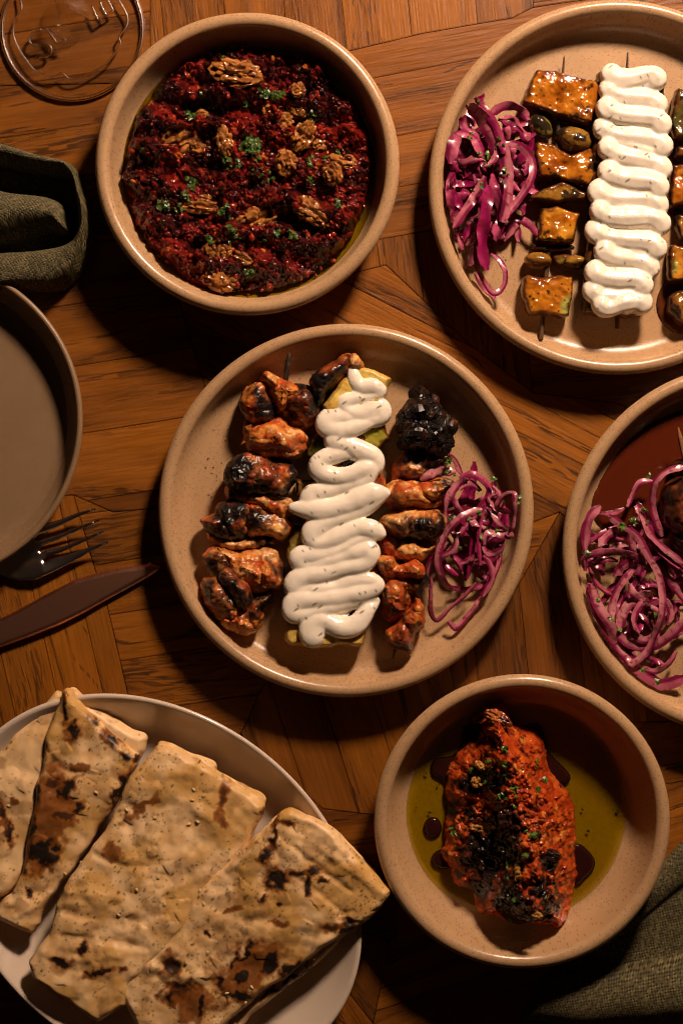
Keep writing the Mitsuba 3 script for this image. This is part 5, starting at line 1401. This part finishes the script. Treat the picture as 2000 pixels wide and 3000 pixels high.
def build_cutlery():
    k = thing('table_knife', 'steel table knife with a fine serrated edge, lying below the fork', 'knife')
    blade = [(-620, 1090), (-300, 930), (0, 812), (90, 768), (280, 663), (480, 558)]
    n = 34
    for i in range(n):
        t = i / (n - 1)
        x = 490 + t * 470
        y = 553 - 0.315 * (x - 490) + 0.00019 * (x - 490) ** 2 * 1.15
        blade.append((x, y + (5 if i % 2 else 0)))
    blade += [(1002, 424), (985, 440), (1000, 455), (1052, 468), (1040, 492), (960, 546), (850, 608), (700, 690), (560, 770), (400, 850), (200, 930), (0, 1002), (-300, 1105), (-620, 1210)]
    o = np.array(W(V_K(blade), 0.004))
    g = Polygon(o).buffer(0)
    e = np.array(g.exterior.coords)[:-1]
    pts, tri, d, nb = fill(straight_outline(e, 0.0009), 0.0016, 2)
    ax = P(*V_K([(1050, 470)])[0], 0)[:2] - P(*V_K([(0, 910)])[0], 0)[:2]
    ax /= np.linalg.norm(ax)
    nn = np.array([-ax[1], ax[0]])
    s = (pts - P(*V_K([(500, 720)])[0], 0)[:2])
    across = s @ nn
    top = 0.0030 + 0.0022 * np.clip(d / 0.0022, 0, 1) ** 0.7 - 0.16 * (across - 0.002) - 0.9 * np.clip(across, 0, None) ** 2
    v, f = close_mesh(pts, tri, nb, top, np.maximum(top - 0.0024, 0.0006))
    add('blade', (v, f), 'blade_steel', k, smooth=40)
    fk = thing('dinner_fork', 'steel fork with four tines poking out from under the empty plate', 'fork')
    poly = [(712, 303), (717, 313), (600, 371), (500, 426), (380, 491), (240, 556), (130, 564), (60, 548), (0, 522), (-120, 500), (-330, 560), (-345, 520), (-130, 440), (-40, 400), (60, 340), (200, 240), (310, 186), (400, 160), (500, 121), (627, 86), (635, 96),
            (500, 151), (360, 222), (250, 262), (222, 290), (232, 306), (262, 296), (380, 260), (520, 206), (654, 159), (661, 168), (520, 232), (380, 297), (280, 330), (250, 362), (262, 380), (300, 361), (420, 335), (560, 281), (684, 231), (691, 242), (550, 311), (400, 377), (305, 404), (280, 428), (290, 448), (330, 418), (420, 396), (540, 360)]
    o = W(V_K(poly), 0.006)
    pts, tri, d, nb = fill(straight_outline(o, 0.0008), 0.0011, 3)
    ctr = P(*V_K([(250, 380)])[0], 0)[:2]
    ax = P(*V_K([(690, 200)])[0], 0)[:2] - ctr
    ax /= np.linalg.norm(ax)
    al = (pts - ctr) @ ax
    ac = (pts - ctr) @ np.array([-ax[1], ax[0]])
    base = 0.0030 + 0.009 * np.clip((al - 0.005) / 0.055, 0, 1) ** 1.6 + 0.010 * np.clip((-al - 0.018) / 0.04, 0, 1) ** 1.5 + 0.004 * np.clip((np.abs(ac) - 0.003) / 0.012, 0, 1) * np.clip(1 - np.abs(al) / 0.04, 0, 1)
    top = base + 0.0011 * np.clip(d / 0.0012, 0, 1) ** 0.6
    v, f = close_mesh(pts, tri, nb, top, base - 0.0006)
    add('head', (v, f), 'steel', fk, smooth=50)


build_cutlery()


# ------------------------------------------------------------------ napkins
def weave(p, n, uv):
    u, v = uv.x / 0.0014, uv.y / 0.0014
    u = u + 0.35 * mikit.noise(uv.x * 260, uv.y * 260, 1.0)
    v = v + 0.35 * mikit.noise(uv.x * 260, uv.y * 260, 7.0)
    a, b = dr.floor(u), dr.floor(v)
    odd = (a + b) - 2 * dr.floor((a + b) / 2)
    x, y = u - a - 0.5, v - b - 0.5
    warp = (1 - 3.4 * x * x) * (1 - 1.6 * y * y)
    weft = (1 - 3.4 * y * y) * (1 - 1.6 * x * x)
    return dr.clip(dr.select(odd > 0.5, warp, weft), 0, 1), mikit.cell_rand(a, b, 3), odd


def weave_color(p, n, uv):
    h, r, odd = weave(p, n, uv)
    return mikit.mix((0.026, 0.021, 0.009), (0.17, 0.138, 0.060), dr.clip(0.45 * odd + 0.8 * r * r - 0.1, 0, 1))


def weave_bump(p, n, uv):
    return weave(p, n, uv)[0]


scene['linen'] = dict(type='twosided', bsdf=dict(type='bumpmap', nested_texture=proc(weave_bump, 1e-4), scale=0.0006,
                      bsdf=dict(type='principled', base_color=proc(weave_color), roughness=0.6, specular=0.3, sheen=0.4)))


def crest(pts, line, halfw, height, sharp=2.0):
    """height of a fold whose crest follows a line of (x, y, half width, height)"""
    L = spline(np.asarray(line, float), 0.002)
    best = np.zeros(len(pts))
    for x, y, w, h in L:
        d = np.hypot(pts[:, 0] - x, pts[:, 1] - y)
        best = np.maximum(best, h * np.clip(1 - (d / w) ** sharp, 0, 1) ** 0.55)
    return best


def build_napkins():
    z0 = 0.012
    out = [(-420, 560), (-100, 600), (0, 620), (200, 688), (450, 762), (590, 800), (655, 860), (740, 1050), (800, 1200), (808, 1330), (800, 1440), (770, 1560), (690, 1745), (560, 1885), (400, 1915), (0, 1925), (-420, 1930)]
    o = smooth_outline(W(V_N(out), z0), 0.0011)
    pts, tri, d, nb = fill(o, 0.0011, 5)

    def ln(items):
        a = []
        for x, y, w, h in items:
            p = W(V_N([(x, y)]), z0 + h * 0.5)[0]
            a.append((p[0], p[1], w / 2.94 * PX, h))
        return a
    ring = ln([(-420, 660, 100, 0.024), (-100, 680, 95, 0.026), (200, 750, 85, 0.028), (450, 800, 70, 0.030), (610, 845, 58, 0.032), (690, 1000, 70, 0.034), (735, 1200, 82, 0.036), (735, 1390, 90, 0.035), (660, 1560, 125, 0.031), (450, 1700, 190, 0.029), (200, 1750, 205, 0.028), (-420, 1780, 210, 0.028)])
    tong = ln([(-420, 1200, 300, 0.030), (-50, 1250, 235, 0.030), (150, 1230, 190, 0.029), (330, 1220, 160, 0.027), (450, 1250, 125, 0.025), (540, 1350, 62, 0.022), (590, 1392, 30, 0.019)])
    q = np.column_stack([pts, np.zeros(len(pts))])
    pw = pts + 0.003 * np.column_stack([fb(q, 30, 1) - 0.5, fb(q, 30, 2) - 0.5])
    z = np.maximum(crest(pw, ring, 0, 0, 2.2), crest(pw, tong, 0, 0, 1.6))
    z = 0.0035 + z + 0.0016 * (fb(q, 60, 3) - 0.5) * 2 * np.clip(z / 0.01, 0, 1)
    top = np.where(d > 0, np.maximum(z * np.clip(0.45 + d / 0.008, 0, 1), 0.003), 0.003)
    v, f = close_mesh(pts, tri, nb, top, np.full(len(pts), 0.0005))
    a = math.radians(14)
    uv = np.column_stack([v[:, 0] * math.cos(a) - v[:, 1] * math.sin(a) + v[:, 2] * 0.45, v[:, 0] * math.sin(a) + v[:, 1] * math.cos(a) - v[:, 2] * 0.75])
    add('folded_napkin', (v, f), 'linen', None, 'dark olive woven napkin folded in a loop at the left edge', 'napkin', smooth=True, uv=uv)

    out = [(2050, 560), (1720, 790), (1568, 925), (1450, 1050), (1330, 1180), (1200, 1310), (1080, 1430), (980, 1510), (870, 1630), (800, 1730), (770, 1790), (765, 1900), (770, 2050), (2100, 2050)]
    o = straight_outline(W(V_RED(out), 0.008), 0.0013, 0.004)
    pts, tri, d, nb = fill(o, 0.0012, 6)
    q = np.column_stack([pts, np.zeros(len(pts))])
    def ln2(items):
        a = []
        for x, y, w, h in items:
            p = W(V_RED([(x, y)]), 0.01)[0]
            a.append((p[0], p[1], w / 1.7043 * PX, h))
        return a
    f1 = crest(pts, ln2([(760, 1690, 120, 0.010), (1000, 1705, 130, 0.014), (1300, 1690, 150, 0.018), (1600, 1660, 170, 0.020), (2000, 1620, 180, 0.022)]), 0, 0, 1.8)
    f2 = crest(pts, ln2([(1010, 1500, 60, 0.006), (1250, 1300, 80, 0.006), (1500, 1080, 90, 0.008), (1900, 760, 100, 0.010)]), 0, 0, 1.8)
    z = 0.005 + np.maximum(f1, f2) + 0.002 * (fb(q, 32, 4) - 0.5) * 2
    top = np.maximum(0.0018 + (z - 0.0018) * np.clip(d / 0.004, 0, 1) ** 0.5, 0.0015)
    v, f = close_mesh(pts, tri, nb, top, np.full(len(pts), 0.0005))
    a = math.radians(33)
    uv = np.column_stack([v[:, 0] * math.cos(a) - v[:, 1] * math.sin(a) + v[:, 2] * 0.3, v[:, 0] * math.sin(a) + v[:, 1] * math.cos(a) + v[:, 2] * 0.4])
    add('folded_napkin', (v, f), 'linen', None, 'dark olive woven napkin lying in the bottom right corner beside the bowl', 'napkin', smooth=True, uv=uv)


build_napkins()


# ------------------------------------------------------------------ wine glass standing at the top left, seen from above
scene['glass'] = dict(type='roughdielectric', int_ior=1.5, alpha=0.16)
scene['glass_sheet'] = dict(type='thindielectric', int_ior=1.5)


def build_glass():
    t = thing('wine_glass', 'clear stemmed wine glass at the top left, raised letters on its round foot', 'glass')
    c = P(210, 82, 0.004)[:2]
    R = 0.0535
    # the foot: a thin shallow cone
    pr = [(R - 0.0012, 0.0016), (R - 0.004, 0.0026), (R - 0.013, 0.0056), (R - 0.0165, 0.0063), (R * 0.5, 0.0066), (R * 0.36, 0.0076), (0.0105, 0.0105)]
    a = np.arange(200) * 2 * np.pi / 200
    v, f = lathe(pr, 200)
    v[:, :2] += c
    add('foot', (v, f), 'glass_sheet', t, smooth=True)
    ring = np.column_stack([c[0] + (R - 0.0016) * np.cos(np.linspace(0, 2 * np.pi, 220)), c[1] + (R - 0.0016) * np.sin(np.linspace(0, 2 * np.pi, 220)), np.full(220, 0.0022)])
    add('foot_rim', tube(ring, 0.0016, 12, cap=False), 'glass', t)

    def on_foot(x, y):
        r = math.hypot(x - c[0], y - c[1])
        return float(np.interp(r, [p[0] for p in pr[::-1]], [p[1] for p in pr[::-1]]))

    def line(pts, rad, name, closed=False):
        p = [P(*q, 0.004) for q in V_G(pts)]
        p = spline(np.array(p), 0.0009)
        p[:, 2] = [on_foot(x, y) + rad * 0.35 for x, y, _ in p]
        return tube(p, rad, 10)
    add('moulded_ring', line([(180, -60), (215, 20), (225, 105), (165, 200), (138, 300), (145, 380), (180, 470), (260, 600), (370, 730), (470, 778), (590, 780), (640, 752), (690, 795), (780, 812), (950, 740), (1100, 640), (1195, 520), (1232, 440), (1220, 395), (1285, 290), (1305, 180), (1250, 60), (1190, -40)], 0.0008, 'ring'), 'glass', t)
    add('raised_letter', line([(432, 312), (372, 325), (318, 380), (312, 440), (360, 476), (440, 458), (500, 470), (532, 515), (500, 568), (412, 588)], 0.0011, 'S'), 'glass', t, label='raised glass letter S')
    E = join([line(p, 0.0009, 'E') for p in ([(1010, 214), (1085, 165), (1163, 118)], [(1010, 214), (975, 140), (945, 70)], [(1090, 162), (1050, 85), (1025, 25)], [(1163, 118), (1125, 45), (1085, -20)])])
    add('raised_letter', E, 'glass', t, label='raised glass letter E')
    N = join([line(p, 0.0009, 'L') for p in ([(590, 455), (640, 460), (690, 432)], [(690, 432), (600, 380), (520, 320)], [(590, 455), (530, 370), (465, 290)])])
    add('raised_letter', N, 'glass', t, label='worn raised letter near the stem')
    # stem and bowl
    axis = [(0.0165, 0.0072), (0.0142, 0.0105), (0.0115, 0.0150), (0.0080, 0.022), (0.0055, 0.034), (0.0042, 0.05), (0.0042, 0.075), (0.0060, 0.088), (0.0005, 0.0895)]
    base = [(0.0005, 0.0070)] + axis
    v, f = lathe(base, 90)
    v[:, :2] += P(204, 52, 0.0)[:2]
    add('stem', fix((v, f)), 'glass_sheet', t, smooth=60)
    bw = [(0.0015, 0.0900), (0.008, 0.0915), (0.014, 0.096), (0.020, 0.106), (0.026, 0.122), (0.031, 0.142), (0.034, 0.166), (0.034, 0.186), (0.031, 0.208)]
    v, f = lathe(bw, 120)
    v[:, :2] += P(204, 52, 0.0)[:2]
    add('bowl', (v, f), 'glass_sheet', t, smooth=True)


build_glass()
